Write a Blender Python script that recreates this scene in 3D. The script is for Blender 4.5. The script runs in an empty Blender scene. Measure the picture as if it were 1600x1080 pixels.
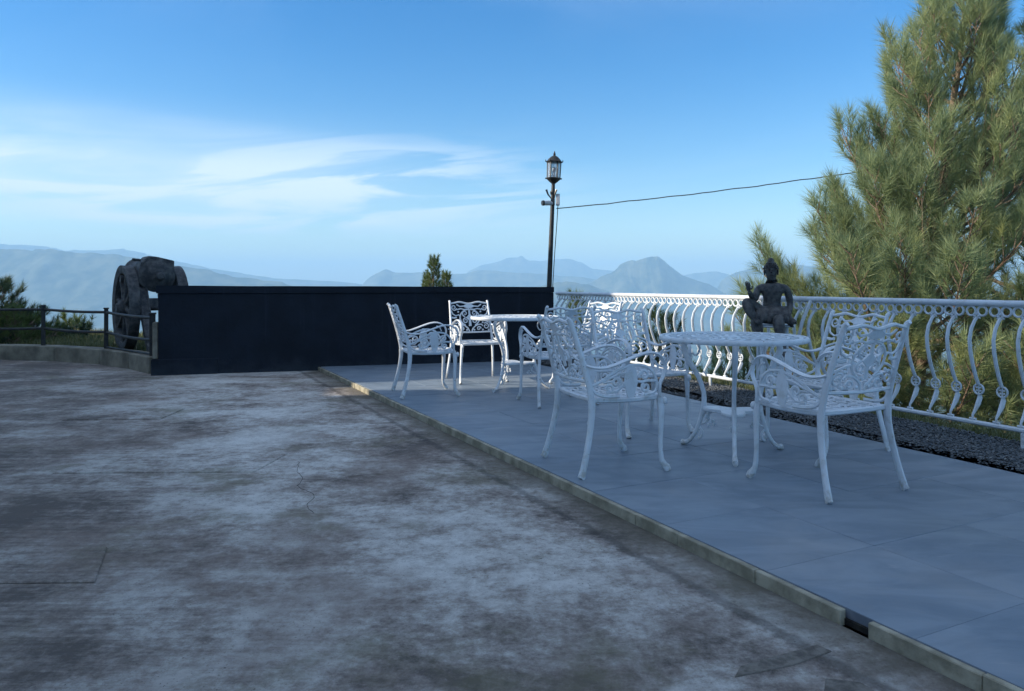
import bpy, bmesh, math, random
import numpy as np
from mathutils import Vector, Matrix, noise

rnd = random.Random(7)
S = bpy.context.scene
C = S.collection
R = math.radians
PI = math.pi

# ------------------------------------------------------------------ camera
CAM_Z = 1.13
cam_d = bpy.data.cameras.new('camera')
cam = bpy.data.objects.new('camera', cam_d)
C.objects.link(cam)
cam.location = (0, 0, CAM_Z)
cam.rotation_euler = (R(90), 0, 0)
cam_d.sensor_width = 36
cam_d.lens = 36 * 1155 / 1600
cam_d.shift_y = -95 / 1600
cam_d.clip_start = 0.05
cam_d.clip_end = 60000
S.camera = cam

# ------------------------------------------------------------------ sun and sky
SUN_EL, SUN_AZ = R(25), R(9)          # light travels towards +x, slightly towards +y
ldir = Vector((math.cos(SUN_AZ) * math.cos(SUN_EL), math.sin(SUN_AZ) * math.cos(SUN_EL), -math.sin(SUN_EL)))
sun_d = bpy.data.lights.new('sun', 'SUN')
sun = bpy.data.objects.new('sun', sun_d)
C.objects.link(sun)
sun_d.energy = 2.8
sun_d.angle = R(0.6)
sun_d.color = (1.0, 0.89, 0.74)
sun.rotation_euler = ldir.to_track_quat('-Z', 'Y').to_euler()
sun.location = (-30, -5, 20)

S.view_settings.view_transform = 'Standard'
S.view_settings.look = 'None'
S.view_settings.gamma = 1
S.view_settings.use_curve_mapping = False
S.view_settings.exposure = 1.65

MATS = {}
W = bpy.data.worlds.new('World')
S.world = W
W.use_nodes = True


def nn(nt, typ, **kw):
    n = nt.nodes.new(typ)
    for k, v in kw.items():
        if k.startswith('i_'):
            key = k[2:].replace('_', ' ')
            n.inputs[key].default_value = v
        else:
            setattr(n, k, v)
    return n


def link(nt, a, b):
    nt.links.new(a, b)


def sock(nt, dst, val):
    if hasattr(val, 'links'):
        nt.links.new(val, dst)
    else:
        dst.default_value = val


def mth(nt, op, a, b=None, c=None, clamp=False):
    n = nt.nodes.new('ShaderNodeMath')
    n.operation = op
    n.use_clamp = clamp
    sock(nt, n.inputs[0], a)
    if b is not None:
        sock(nt, n.inputs[1], b)
    if c is not None:
        sock(nt, n.inputs[2], c)
    return n.outputs[0]


def sstep(nt, v, lo, hi, out0=0.0, out1=1.0):
    n = nt.nodes.new('ShaderNodeMapRange')
    n.interpolation_type = 'SMOOTHSTEP'
    sock(nt, n.inputs[0], v)
    n.inputs[1].default_value = lo
    n.inputs[2].default_value = hi
    n.inputs[3].default_value = out0
    n.inputs[4].default_value = out1
    return n.outputs[0]


def mapping(nt, vec, scale=(1, 1, 1), rotz=0.0, loc=(0, 0, 0)):
    n = nn(nt, 'ShaderNodeMapping')
    n.inputs['Scale'].default_value = scale
    n.inputs['Rotation'].default_value = (0, 0, rotz)
    n.inputs['Location'].default_value = loc
    link(nt, vec, n.inputs['Vector'])
    return n.outputs[0]


def build_world():
    nt = W.node_tree
    nt.nodes.clear()
    out = nn(nt, 'ShaderNodeOutputWorld')
    bg = nn(nt, 'ShaderNodeBackground')
    bg.inputs['Strength'].default_value = 0.059
    sky = nn(nt, 'ShaderNodeTexSky', sky_type='NISHITA')
    sky.sun_disc = False
    sky.sun_elevation = SUN_EL
    # Nishita: rotation 0 puts the sun at +y, positive turns towards +x
    sky.sun_rotation = math.atan2(-ldir.x, -ldir.y)
    sky.altitude = 600
    sky.air_density = 1.15
    sky.dust_density = 0.4
    sky.ozone_density = 2.4
    tc = nn(nt, 'ShaderNodeTexCoord')
    sep = nn(nt, 'ShaderNodeSeparateXYZ')
    link(nt, tc.outputs['Generated'], sep.inputs[0])
    x, y, z = sep.outputs
    az = mth(nt, 'ARCTAN2', x, y)
    el = mth(nt, 'ARCSINE', z)
    comb = nn(nt, 'ShaderNodeCombineXYZ')
    # long thin streaks, rising a little to the right
    link(nt, mth(nt, 'MULTIPLY', az, 2.2), comb.inputs[0])
    link(nt, mth(nt, 'MULTIPLY_ADD', az, -1.6, mth(nt, 'MULTIPLY', el, 17.0)), comb.inputs[1])
    n1 = nn(nt, 'ShaderNodeTexNoise')
    n1.inputs['Scale'].default_value = 1.25
    n1.inputs['Detail'].default_value = 7
    n1.inputs['Roughness'].default_value = 0.60
    n1.inputs['Distortion'].default_value = 1.1
    link(nt, comb.outputs[0], n1.inputs['Vector'])
    comb2 = nn(nt, 'ShaderNodeCombineXYZ')
    link(nt, mth(nt, 'MULTIPLY', az, 1.5), comb2.inputs[0])
    link(nt, mth(nt, 'MULTIPLY', el, 9.0), comb2.inputs[1])
    comb2.inputs[2].default_value = 3.7
    n2 = nn(nt, 'ShaderNodeTexNoise')
    n2.inputs['Scale'].default_value = 1.3
    n2.inputs['Detail'].default_value = 3
    link(nt, comb2.outputs[0], n2.inputs['Vector'])
    streak = sstep(nt, n1.outputs[0], 0.40, 0.58)
    patch = sstep(nt, n2.outputs[0], 0.28, 0.55)
    band = mth(nt, 'MULTIPLY', sstep(nt, el, 0.050, 0.080), sstep(nt, el, 0.24, 0.13))
    side = sstep(nt, az, 0.16, -0.22, 0.04, 1.0)
    m = mth(nt, 'MULTIPLY', mth(nt, 'MULTIPLY', streak, patch), mth(nt, 'MULTIPLY', band, side), clamp=True)
    soft = mth(nt, 'MULTIPLY', sstep(nt, n2.outputs[0], 0.30, 0.60), sstep(nt, n1.outputs[0], 0.25, 0.6))
    wide = mth(nt, 'MULTIPLY', mth(nt, 'MULTIPLY', sstep(nt, el, 0.075, 0.115), sstep(nt, el, 0.24, 0.15)), sstep(nt, az, 0.0, -0.45))
    m = mth(nt, 'MAXIMUM', mth(nt, 'MULTIPLY', m, 0.95), mth(nt, 'MULTIPLY', wide, mth(nt, 'MULTIPLY_ADD', soft, 0.50, 0.24)))
    # bright cirrus veil added overhead, mostly out of frame, to lift ambient light
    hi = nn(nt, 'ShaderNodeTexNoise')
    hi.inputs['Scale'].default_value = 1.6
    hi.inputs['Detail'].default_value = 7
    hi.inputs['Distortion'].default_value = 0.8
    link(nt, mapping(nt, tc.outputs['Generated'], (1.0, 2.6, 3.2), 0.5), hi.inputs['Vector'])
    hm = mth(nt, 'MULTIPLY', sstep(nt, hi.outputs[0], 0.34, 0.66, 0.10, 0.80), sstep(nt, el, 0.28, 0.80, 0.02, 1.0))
    mix = nn(nt, 'ShaderNodeMix', data_type='RGBA')
    link(nt, m, mix.inputs[0])
    hs = nn(nt, 'ShaderNodeHueSaturation')
    hs.inputs['Saturation'].default_value = 1.52
    hs.inputs['Hue'].default_value = 0.508
    link(nt, sky.outputs[0], hs.inputs['Color'])
    link(nt, hs.outputs[0], mix.inputs[6])
    mix.inputs[7].default_value = (5.4, 6.0, 6.5, 1)
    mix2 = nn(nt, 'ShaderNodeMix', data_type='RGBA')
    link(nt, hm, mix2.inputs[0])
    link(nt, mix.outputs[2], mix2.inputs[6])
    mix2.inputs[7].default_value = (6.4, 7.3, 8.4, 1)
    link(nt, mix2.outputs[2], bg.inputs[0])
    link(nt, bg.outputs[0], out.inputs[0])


build_world()

# ------------------------------------------------------------------ materials
def base_mat(name, rough=0.6, metallic=0.0, spec=0.5):
    m = bpy.data.materials.new(name)
    m.use_nodes = True
    nt = m.node_tree
    b = nt.nodes['Principled BSDF']
    b.inputs['Roughness'].default_value = rough
    b.inputs['Metallic'].default_value = metallic
    b.inputs['Specular IOR Level'].default_value = spec
    MATS[name] = m
    return m, nt, b


def noise_tex(nt, vec, scale, detail=5, rough=0.55, dist=0.0):
    n = nn(nt, 'ShaderNodeTexNoise')
    n.inputs['Scale'].default_value = scale
    n.inputs['Detail'].default_value = detail
    n.inputs['Roughness'].default_value = rough
    n.inputs['Distortion'].default_value = dist
    if vec is not None:
        link(nt, vec, n.inputs['Vector'])
    return n.outputs[0]


def mixc(nt, fac, a, b, mode='MIX'):
    n = nn(nt, 'ShaderNodeMix', data_type='RGBA', blend_type=mode)
    sock(nt, n.inputs[0], fac)
    for i, v in ((6, a), (7, b)):
        if hasattr(v, 'links'):
            link(nt, v, n.inputs[i])
        else:
            n.inputs[i].default_value = (*v, 1) if len(v) == 3 else v
    return n.outputs[2]


def objc(nt):
    return nn(nt, 'ShaderNodeTexCoord').outputs['Object']


def worldc(nt):
    return nn(nt, 'ShaderNodeNewGeometry').outputs['Position']


def bump(nt, b, h, strength=0.4, dist=0.01):
    n = nn(nt, 'ShaderNodeBump')
    n.inputs['Strength'].default_value = strength
    n.inputs['Distance'].default_value = dist
    link(nt, h, n.inputs['Height'])
    link(nt, n.outputs[0], b.inputs['Normal'])


def simple_mat(name, c1, c2, scale=6, rough=0.7, lo=0.35, hi=0.65, bmp=0.3, bdist=0.004, metallic=0.0, spec=0.4, vec='obj', detail=6):
    m, nt, b = base_mat(name, rough, metallic, spec)
    v = objc(nt) if vec == 'obj' else worldc(nt)
    n = noise_tex(nt, v, scale, detail, 0.6)
    link(nt, mixc(nt, sstep(nt, n, lo, hi), c1, c2), b.inputs['Base Color'])
    if bmp:
        n2 = noise_tex(nt, v, scale * 6, 4, 0.6)
        bump(nt, b, n2, bmp, bdist)
    return m


def paint_mat(name, col, chip=(0.10, 0.075, 0.05), amount=0.70):
    m, nt, b = base_mat(name, 0.42, 0, 0.45)
    v = worldc(nt)
    big = noise_tex(nt, v, 5, 4)
    c = mixc(nt, sstep(nt, big, 0.35, 0.7), col, tuple(k * 0.88 for k in col))
    oi = nn(nt, 'ShaderNodeObjectInfo')
    f = noise_tex(nt, v, 42, 6, 0.62)
    f2 = noise_tex(nt, v, 9, 3)
    chipm = mth(nt, 'MULTIPLY', sstep(nt, f, amount - 0.04, amount), sstep(nt, f2, 0.45, 0.6))
    grime = sstep(nt, noise_tex(nt, v, 18, 5, 0.6), 0.48, 0.74, 0.0, 0.42)
    sp = nn(nt, 'ShaderNodeSeparateXYZ')
    link(nt, v, sp.inputs[0])
    feet = mth(nt, 'MULTIPLY', sstep(nt, sp.outputs[2], 0.17, 0.06), sstep(nt, noise_tex(nt, v, 30, 5, 0.6), 0.40, 0.62))
    grime = mth(nt, 'MAXIMUM', grime, mth(nt, 'MULTIPLY', feet, 0.75))
    c = mixc(nt, grime, c, (0.33, 0.31, 0.26))
    c = mixc(nt, chipm, c, chip)
    link(nt, c, b.inputs['Base Color'])
    bump(nt, b, noise_tex(nt, v, 160, 3), 0.25, 0.002)
    return m


M_white = paint_mat('white_enamel', (0.62, 0.66, 0.695), amount=0.69)
M_rail = paint_mat('rail_paint', (0.58, 0.62, 0.65), amount=0.68)
def wall_mat():
    m, nt, b = base_mat('black_wall_paint', 0.7, 0, 0.25)
    v = worldc(nt)
    n = noise_tex(nt, v, 2.2, 7, 0.65)
    c = mixc(nt, sstep(nt, n, 0.35, 0.7), (0.0025, 0.006, 0.0125), (0.006, 0.0115, 0.021))
    dr = noise_tex(nt, mapping(nt, v, (7, 7, 0.35)), 1.6, 7, 0.65)
    c = mixc(nt, sstep(nt, dr, 0.56, 0.74, 0, 0.5), c, (0.018, 0.028, 0.046))
    sp = nn(nt, 'ShaderNodeSeparateXYZ')
    link(nt, v, sp.inputs[0])
    low = mth(nt, 'ADD', sp.outputs[2], mth(nt, 'MULTIPLY', noise_tex(nt, v, 5, 6, 0.65), 0.5))
    c = mixc(nt, sstep(nt, low, 0.46, 0.22, 0, 0.6), c, (0.026, 0.034, 0.044))
    link(nt, c, b.inputs['Base Color'])
    bump(nt, b, mth(nt, 'ADD', n, mth(nt, 'MULTIPLY', noise_tex(nt, v, 35, 5, 0.65), 0.35)), 0.8, 0.03)
    return m


M_black = wall_mat()
M_fence = simple_mat('dark_fence_paint', (0.014, 0.015, 0.017), (0.035, 0.033, 0.03), 14, 0.55)
M_iron = simple_mat('dark_lamp_iron', (0.012, 0.013, 0.014), (0.03, 0.028, 0.024), 20, 0.45)
M_cannon = simple_mat('weathered_gun_metal', (0.022, 0.024, 0.028), (0.115, 0.112, 0.108), 11, 0.7, lo=0.3, hi=0.75, bmp=0.8, bdist=0.02)
M_statue = simple_mat('dark_statue_stone', (0.022, 0.023, 0.025), (0.085, 0.083, 0.078), 22, 0.55, bmp=0.8, bdist=0.006)
M_kerb = simple_mat('kerb_stone', (0.20, 0.182, 0.13), (0.36, 0.33, 0.25), 9, 0.85, bmp=0.6, bdist=0.006, vec='world')
M_plinth = simple_mat('plinth_concrete', (0.10, 0.09, 0.07), (0.26, 0.235, 0.18), 3.2, 0.9, lo=0.3, hi=0.72, bmp=0.8, bdist=0.01, vec='world')
M_hole = simple_mat('drain_soil', (0.006, 0.006, 0.006), (0.02, 0.018, 0.014), 20, 0.95)
M_cable = simple_mat('black_cable', (0.012, 0.012, 0.013), (0.025, 0.025, 0.026), 9, 0.6, bmp=0)
M_cam = simple_mat('pale_camera_plastic', (0.42, 0.43, 0.44), (0.5, 0.5, 0.5), 12, 0.5, bmp=0)
M_camdark = simple_mat('dark_camera_lens', (0.012, 0.012, 0.014), (0.02, 0.02, 0.022), 12, 0.3, bmp=0)
M_bark = simple_mat('pine_bark', (0.10, 0.065, 0.042), (0.26, 0.19, 0.135), 9, 0.9, bmp=0.9, bdist=0.02)
M_render = simple_mat('cream_render', (0.62, 0.60, 0.55), (0.7, 0.68, 0.63), 2, 0.9)
M_roof = simple_mat('roof_sheet', (0.14, 0.08, 0.06), (0.22, 0.13, 0.10), 3, 0.7)


def concrete():
    m, nt, b = base_mat('yard_concrete', 0.9, 0, 0.25)
    v = worldc(nt)
    st = mapping(nt, v, (0.55, 9.0, 1), R(-14))
    s1 = noise_tex(nt, st, 1.6, 9, 0.66, 0.35)
    st2 = mapping(nt, v, (1.3, 26.0, 1), R(-16), (3, 1, 0))
    s2 = noise_tex(nt, st2, 1.5, 7, 0.65, 0.5)
    big = noise_tex(nt, v, 0.75, 6, 0.6, 0.5)
    mid = noise_tex(nt, mapping(nt, v, (1, 1.6, 1)), 2.4, 9, 0.68, 0.8)
    fine = noise_tex(nt, v, 22, 8, 0.8)
    gr = noise_tex(nt, v, 110, 3, 0.7)
    sep = nn(nt, 'ShaderNodeSeparateXYZ')
    link(nt, v, sep.inputs[0])
    X, Y = sep.outputs[0], sep.outputs[1]
    # distance from the kerb line (kerb runs (-2.56,9.75) -> (1.312,2.015))
    dk = mth(nt, 'MULTIPLY_ADD', X, -0.8942, mth(nt, 'MULTIPLY_ADD', Y, -0.4476, 2.0751))
    left = sstep(nt, dk, 0.9, 2.6)                 # brushed, dark left half of the yard
    rough = noise_tex(nt, v, 6.0, 14, 0.78, 0.15)
    lime = noise_tex(nt, mapping(nt, v, (1, 1.2, 1), 0, (2.2, 0.7, 0)), 1.1, 12, 0.66, 0.3)
    near_c = mth(nt, 'MULTIPLY', sstep(nt, dk, 3.6, 1.6), sstep(nt, dk, 0.15, 0.8))
    def cen(v_, k):
        return mth(nt, 'MULTIPLY', mth(nt, 'SUBTRACT', v_, 0.5), k)
    t = mth(nt, 'ADD', mth(nt, 'ADD', cen(lime, 1.45), 0.475), cen(rough, 0.9))
    t = mth(nt, 'ADD', t, mth(nt, 'MULTIPLY', near_c, 0.125))
    t = mth(nt, 'ADD', t, mth(nt, 'MULTIPLY', left, -0.065))
    t = mth(nt, 'ADD', t, mth(nt, 'MULTIPLY', cen(s1, 0.34), left))
    t = mth(nt, 'ADD', t, mth(nt, 'MULTIPLY', cen(s2, 0.42), mth(nt, 'MULTIPLY_ADD', left, 0.9, 0.1)))
    t = mth(nt, 'ADD', t, cen(fine, 0.75))
    cr = nn(nt, 'ShaderNodeValToRGB')
    for pos, col in ((0.28, (0.11, 0.094, 0.083)), (0.43, (0.25, 0.215, 0.190)), (0.54, (0.37, 0.335, 0.302)), (0.64, (0.50, 0.475, 0.44)), (0.78, (0.64, 0.62, 0.58))):
        e = cr.color_ramp.elements.new(pos)
        e.color = (*col, 1)
    cr.color_ramp.elements.remove(cr.color_ramp.elements[0])
    cr.color_ramp.elements.remove(cr.color_ramp.elements[-1])
    link(nt, t, cr.inputs[0])
    c = cr.outputs[0]
    pit = noise_tex(nt, v, 70, 4, 0.7)
    c = mixc(nt, mth(nt, 'MULTIPLY', sstep(nt, pit, 0.40, 0.31), sstep(nt, lime, 0.42, 0.55)), c, (0.07, 0.064, 0.06))
    c = mixc(nt, mth(nt, 'MULTIPLY', sstep(nt, dk, 1.3, 2.6), 0.26), c, (0.19, 0.168, 0.15))
    # rusty brown and mossy blotches
    br = sstep(nt, noise_tex(nt, mapping(nt, v, (1, 1, 1), 0, (7, 3, 0)), 0.9, 9, 0.68), 0.47, 0.66)
    c = mixc(nt, mth(nt, 'MULTIPLY', br, 0.55), c, (0.225, 0.175, 0.148))
    ms = sstep(nt, noise_tex(nt, mapping(nt, v, (1, 1, 1), 0, (-5, 9, 0)), 1.3, 9, 0.68), 0.54, 0.68)
    c = mixc(nt, mth(nt, 'MULTIPLY', ms, 0.6), c, (0.165, 0.150, 0.095))
    # dirt gathered along the kerb
    dd = mth(nt, 'ADD', dk, mth(nt, 'MULTIPLY_ADD', mid, 0.5, -0.25))
    c = mixc(nt, mth(nt, 'MULTIPLY', sstep(nt, dd, 0.30, 0.0), 0.75), c, (0.12, 0.108, 0.082))
    c = mixc(nt, mth(nt, 'MULTIPLY', sstep(nt, mth(nt, 'ABSOLUTE', mth(nt, 'ADD', dk, mth(nt, 'MULTIPLY_ADD', rough, 0.14, -0.30))), 0.040, 0.012), 0.45), c, (0.028, 0.028, 0.026))
    # speckle
    c = mixc(nt, sstep(nt, fine, 0.60, 0.74, 0, 0.35), c, (0.62, 0.58, 0.53))
    c = mixc(nt, sstep(nt, fine, 0.40, 0.30, 0, 0.55), c, (0.085, 0.072, 0.064))
    c = mixc(nt, sstep(nt, gr, 0.42, 0.30, 0, 0.35), c, (0.10, 0.09, 0.08))
    link(nt, c, b.inputs['Base Color'])
    h = mth(nt, 'ADD', mth(nt, 'MULTIPLY', s2, mth(nt, 'MULTIPLY', left, 0.9)), mth(nt, 'ADD', mth(nt, 'MULTIPLY', fine, 0.55), mth(nt, 'MULTIPLY', mid, 0.9)))
    bump(nt, b, h, 1.0, 0.03)
    return m


M_yard = concrete()
M_mend = simple_mat('mending_mortar', (0.10, 0.088, 0.075), (0.20, 0.18, 0.155), 26, 0.95, bmp=0.9, bdist=0.01, vec='world')
M_bed = simple_mat('gravel_bed_soil', (0.035, 0.037, 0.040), (0.085, 0.088, 0.09), 60, 0.95, vec='world')


def tile_mat():
    m, nt, b = base_mat('slate_tile', 0.5, 0, 0.4)
    v = worldc(nt)
    oi = nn(nt, 'ShaderNodeObjectInfo')
    sh = nn(nt, 'ShaderNodeVectorMath', operation='ADD')
    cb = nn(nt, 'ShaderNodeCombineXYZ')
    link(nt, mth(nt, 'MULTIPLY', oi.outputs['Random'], 31), cb.inputs[0])
    link(nt, v, sh.inputs[0])
    link(nt, cb.outputs[0], sh.inputs[1])
    vv = sh.outputs[0]
    n = noise_tex(nt, mapping(nt, vv, (1, 2.6, 1), R(-14)), 2.2, 7, 0.6, 0.8)
    c = mixc(nt, sstep(nt, n, 0.3, 0.7), (0.126, 0.166, 0.208), (0.195, 0.240, 0.285))
    vein = noise_tex(nt, mapping(nt, vv, (0.8, 6, 1), R(-14)), 2.0, 8, 0.7, 1.0)
    c = mixc(nt, sstep(nt, vein, 0.62, 0.72, 0, 0.4), c, (0.40, 0.40, 0.40))
    dust = noise_tex(nt, v, 1.1, 6, 0.6, 0.5)
    c = mixc(nt, sstep(nt, dust, 0.5, 0.75, 0, 0.3), c, (0.33, 0.315, 0.29))
    c = mixc(nt, mth(nt, 'MULTIPLY', oi.outputs['Random'], 0.08), c, (0.17, 0.17, 0.17))
    link(nt, c, b.inputs['Base Color'])
    link(nt, sstep(nt, dust, 0.3, 0.7, 0.42, 0.68), b.inputs['Roughness'])
    bump(nt, b, mth(nt, 'ADD', n, mth(nt, 'MULTIPLY', noise_tex(nt, v, 60, 4), 0.2)), 0.25, 0.006)
    return m


M_tile = tile_mat()
M_grout = simple_mat('grey_grout', (0.12, 0.14, 0.17), (0.24, 0.265, 0.30), 8, 0.9, vec='world')


def gravel_mat():
    m, nt, b = base_mat('gravel_stone', 0.75, 0, 0.35)
    at = nn(nt, 'ShaderNodeAttribute', attribute_name='shade')
    cr = nn(nt, 'ShaderNodeValToRGB')
    cr.color_ramp.elements[0].color = (0.055, 0.062, 0.068, 1)
    cr.color_ramp.elements[1].color = (0.34, 0.33, 0.30, 1)
    e = cr.color_ramp.elements.new(0.75)
    e.color = (0.13, 0.138, 0.142, 1)
    link(nt, at.outputs['Fac'], cr.inputs[0])
    link(nt, cr.outputs[0], b.inputs['Base Color'])
    return m


M_gravel = gravel_mat()


def needle_mat(name, c1, c2, c3, trans=0.35):
    m = bpy.data.materials.new(name)
    m.use_nodes = True
    nt = m.node_tree
    nt.nodes.clear()
    out = nn(nt, 'ShaderNodeOutputMaterial')
    at = nn(nt, 'ShaderNodeAttribute', attribute_name='shade')
    v = worldc(nt)
    n = noise_tex(nt, v, 1.3, 3)
    c = mixc(nt, at.outputs['Fac'], c1, c2)
    c = mixc(nt, sstep(nt, n, 0.5, 0.72, 0, 0.55), c, c3)
    d = nn(nt, 'ShaderNodeBsdfPrincipled')
    d.inputs['Roughness'].default_value = 0.5
    d.inputs['Specular IOR Level'].default_value = 0.35
    t = nn(nt, 'ShaderNodeBsdfTranslucent')
    link(nt, c, d.inputs['Base Color'])
    link(nt, c, t.inputs[0])
    mx = nn(nt, 'ShaderNodeMixShader')
    mx.inputs[0].default_value = trans
    link(nt, d.outputs[0], mx.inputs[1])
    link(nt, t.outputs[0], mx.inputs[2])
    link(nt, mx.outputs[0], out.inputs[0])
    MATS[name] = m
    return m


M_needle = needle_mat('pine_needles', (0.16, 0.225, 0.125), (0.37, 0.43, 0.21), (0.43, 0.42, 0.155), 0.48)
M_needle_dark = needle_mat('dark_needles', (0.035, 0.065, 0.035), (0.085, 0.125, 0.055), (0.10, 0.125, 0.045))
M_needle_lime = needle_mat('light_needles', (0.09, 0.13, 0.04), (0.15, 0.19, 0.06), (0.16, 0.18, 0.06))
M_grass = needle_mat('hill_grass', (0.085, 0.105, 0.04), (0.17, 0.17, 0.07), (0.06, 0.09, 0.03), 0.3)
M_straw = needle_mat('dry_straw', (0.28, 0.22, 0.10), (0.45, 0.36, 0.18), (0.30, 0.26, 0.12), 0.3)


def terrain_mat():
    m, nt, b = base_mat('hillside_ground', 0.95, 0, 0.1)
    v = worldc(nt)
    near = noise_tex(nt, v, 1.3, 8, 0.65)
    far = noise_tex(nt, v, 0.004, 8, 0.65)
    c = mixc(nt, sstep(nt, near, 0.35, 0.65), (0.055, 0.06, 0.025), (0.16, 0.135, 0.07))
    c2 = mixc(nt, sstep(nt, far, 0.38, 0.6), (0.035, 0.055, 0.025), (0.11, 0.12, 0.06))
    ln = nn(nt, 'ShaderNodeVectorMath', operation='LENGTH')
    link(nt, v, ln.inputs[0])
    link(nt, mixc(nt, sstep(nt, ln.outputs['Value'], 30, 200), c, c2), b.inputs['Base Color'])
    return m


M_terrain = terrain_mat()
M_mount = simple_mat('forested_mountain', (0.018, 0.034, 0.018), (0.115, 0.12, 0.07), 0.012, 0.95, bmp=0, vec='world', spec=0.1)

# ------------------------------------------------------------------ mesh helpers


class MB:
    """collects shapes into one mesh"""

    def __init__(self):
        self.v, self.f = [], []

    def add(self, vs, fs):
        o = len(self.v)
        self.v.extend(tuple(p) for p in vs)
        self.f.extend(tuple(i + o for i in f) for f in fs)

    def box(self, c, s, rotz=0.0, taper=1.0, mat=None):
        vs = []
        for dz in (-1, 1):
            k = taper if dz > 0 else 1
            for dx, dy in ((-1, -1), (1, -1), (1, 1), (-1, 1)):
                x, y = dx * s[0] / 2 * k, dy * s[1] / 2 * k
                p = Vector((x * math.cos(rotz) - y * math.sin(rotz), x * math.sin(rotz) + y * math.cos(rotz), dz * s[2] / 2))
                if mat:
                    p = mat @ p
                vs.append(Vector(c) + p)
        self.add(vs, [(3, 2, 1, 0), (4, 5, 6, 7), (0, 1, 5, 4), (1, 2, 6, 5), (2, 3, 7, 6), (3, 0, 4, 7)])

    def tube(self, pts, r, sides=6, closed=False, normal=None, flat=None, caps=True):
        """round bar along pts; with normal and flat, an oval bar lying in the plane of that normal"""
        pts = [Vector(p) for p in pts]
        n = len(pts)
        rs = r if isinstance(r, (list, tuple)) else [r] * n
        vs = []
        prev = None
        for i, p in enumerate(pts):
            if closed:
                t = pts[(i + 1) % n] - pts[i - 1]
            else:
                t = pts[min(i + 1, n - 1)] - pts[max(i - 1, 0)]
            t.normalize()
            if normal is not None:
                w = Vector(normal)
                u = t.cross(w)
                if u.length < 1e-5:
                    u = t.orthogonal()
                u.normalize()
                w = u.cross(t).normalized()
            else:
                if prev is None:
                    u = t.orthogonal().normalized()
                else:
                    u = prev - t * prev.dot(t)
                    u = u.normalized() if u.length > 1e-6 else t.orthogonal().normalized()
                w = t.cross(u)
            prev = u
            fl = flat[i] if isinstance(flat, (list, tuple)) else flat
            for k in range(sides):
                a = 2 * PI * (k + 0.5) / sides
                vs.append(p + u * (math.cos(a) * rs[i]) + w * (math.sin(a) * (fl if fl is not None else rs[i])))
        fs = []
        for i in range(n if closed else n - 1):
            j = (i + 1) % n
            for k in range(sides):
                k2 = (k + 1) % sides
                fs.append((i * sides + k, i * sides + k2, j * sides + k2, j * sides + k))
        if not closed and caps:
            fs.append(tuple(range(sides - 1, -1, -1)))
            fs.append(tuple((n - 1) * sides + k for k in range(sides)))
        self.add(vs, fs)

    def lathe(self, prof, seg=16, mat=None):
        vs, fs = [], []
        for (r_, z_) in prof:
            for k in range(seg):
                a = 2 * PI * k / seg
                p = Vector((r_ * math.cos(a), r_ * math.sin(a), z_))
                vs.append(mat @ p if mat else p)
        m = len(prof)
        for i in range(m - 1):
            for k in range(seg):
                k2 = (k + 1) % seg
                fs.append((i * seg + k, i * seg + k2, (i + 1) * seg + k2, (i + 1) * seg + k))
        fs.append(tuple(range(seg - 1, -1, -1)))
        fs.append(tuple((m - 1) * seg + k for k in range(seg)))
        self.add(vs, fs)

    def prism(self, poly, d, mp):
        """poly of (u,v), thickness d along third axis; mp maps (u,v,w) to a point"""
        n = len(poly)
        vs = [mp(u, v, -d / 2) for u, v in poly] + [mp(u, v, d / 2) for u, v in poly]
        fs = [tuple(range(n - 1, -1, -1)), tuple(range(n, 2 * n))]
        for i in range(n):
            j = (i + 1) % n
            fs.append((i, j, n + j, n + i))
        self.add(vs, fs)

    def ball(self, c, r, seg=8, rings=5, scale=(1, 1, 1)):
        prof = []
        vs, fs = [], []
        for i in range(1, rings):
            th = PI * i / rings
            for k in range(seg):
                a = 2 * PI * k / seg
                vs.append(Vector(c) + Vector((r * scale[0] * math.sin(th) * math.cos(a), r * scale[1] * math.sin(th) * math.sin(a), r * scale[2] * math.cos(th))))
        top, bot = len(vs), len(vs) + 1
        vs.append(Vector(c) + Vector((0, 0, r * scale[2])))
        vs.append(Vector(c) - Vector((0, 0, r * scale[2])))
        for i in range(rings - 2):
            for k in range(seg):
                k2 = (k + 1) % seg
                fs.append((i * seg + k, (i + 1) * seg + k, (i + 1) * seg + k2, i * seg + k2))
        for k in range(seg):
            k2 = (k + 1) % seg
            fs.append((top, k, k2))
            fs.append((bot, (rings - 2) * seg + k2, (rings - 2) * seg + k))
        self.add(vs, fs)

    def build(self, name, mat, parent=None, smooth=True, bevel=0, loc=None):
        me = bpy.data.meshes.new(name)
        me.from_pydata([tuple(v) for v in self.v], [], self.f)
        me.validate()
        if bevel:
            bm = bmesh.new()
            bm.from_mesh(me)
            bmesh.ops.bevel(bm, geom=list(bm.edges), offset=bevel, segments=1, affect='EDGES', clamp_overlap=True)
            bm.to_mesh(me)
            bm.free()
        bm = bmesh.new()
        bm.from_mesh(me)
        bmesh.ops.recalc_face_normals(bm, faces=bm.faces)
        bm.to_mesh(me)
        bm.free()
        if smooth:
            me.polygons.foreach_set('use_smooth', [True] * len(me.polygons))
            me.set_sharp_from_angle(angle=R(42))
        if mat:
            me.materials.append(mat)
        return link_obj(name, me, parent, loc)


def link_obj(name, me, parent=None, loc=None):
    o = bpy.data.objects.new(name, me)
    C.objects.link(o)
    if parent is not None:
        o.parent = parent
    if loc is not None:
        o.location = loc
    return o


def tag(o, label=None, cat=None, group=None, kind=None):
    if label:
        o['label'] = label
    if cat:
        o['category'] = cat
    if group:
        o['group'] = group
    if kind:
        o['kind'] = kind
    return o


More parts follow.
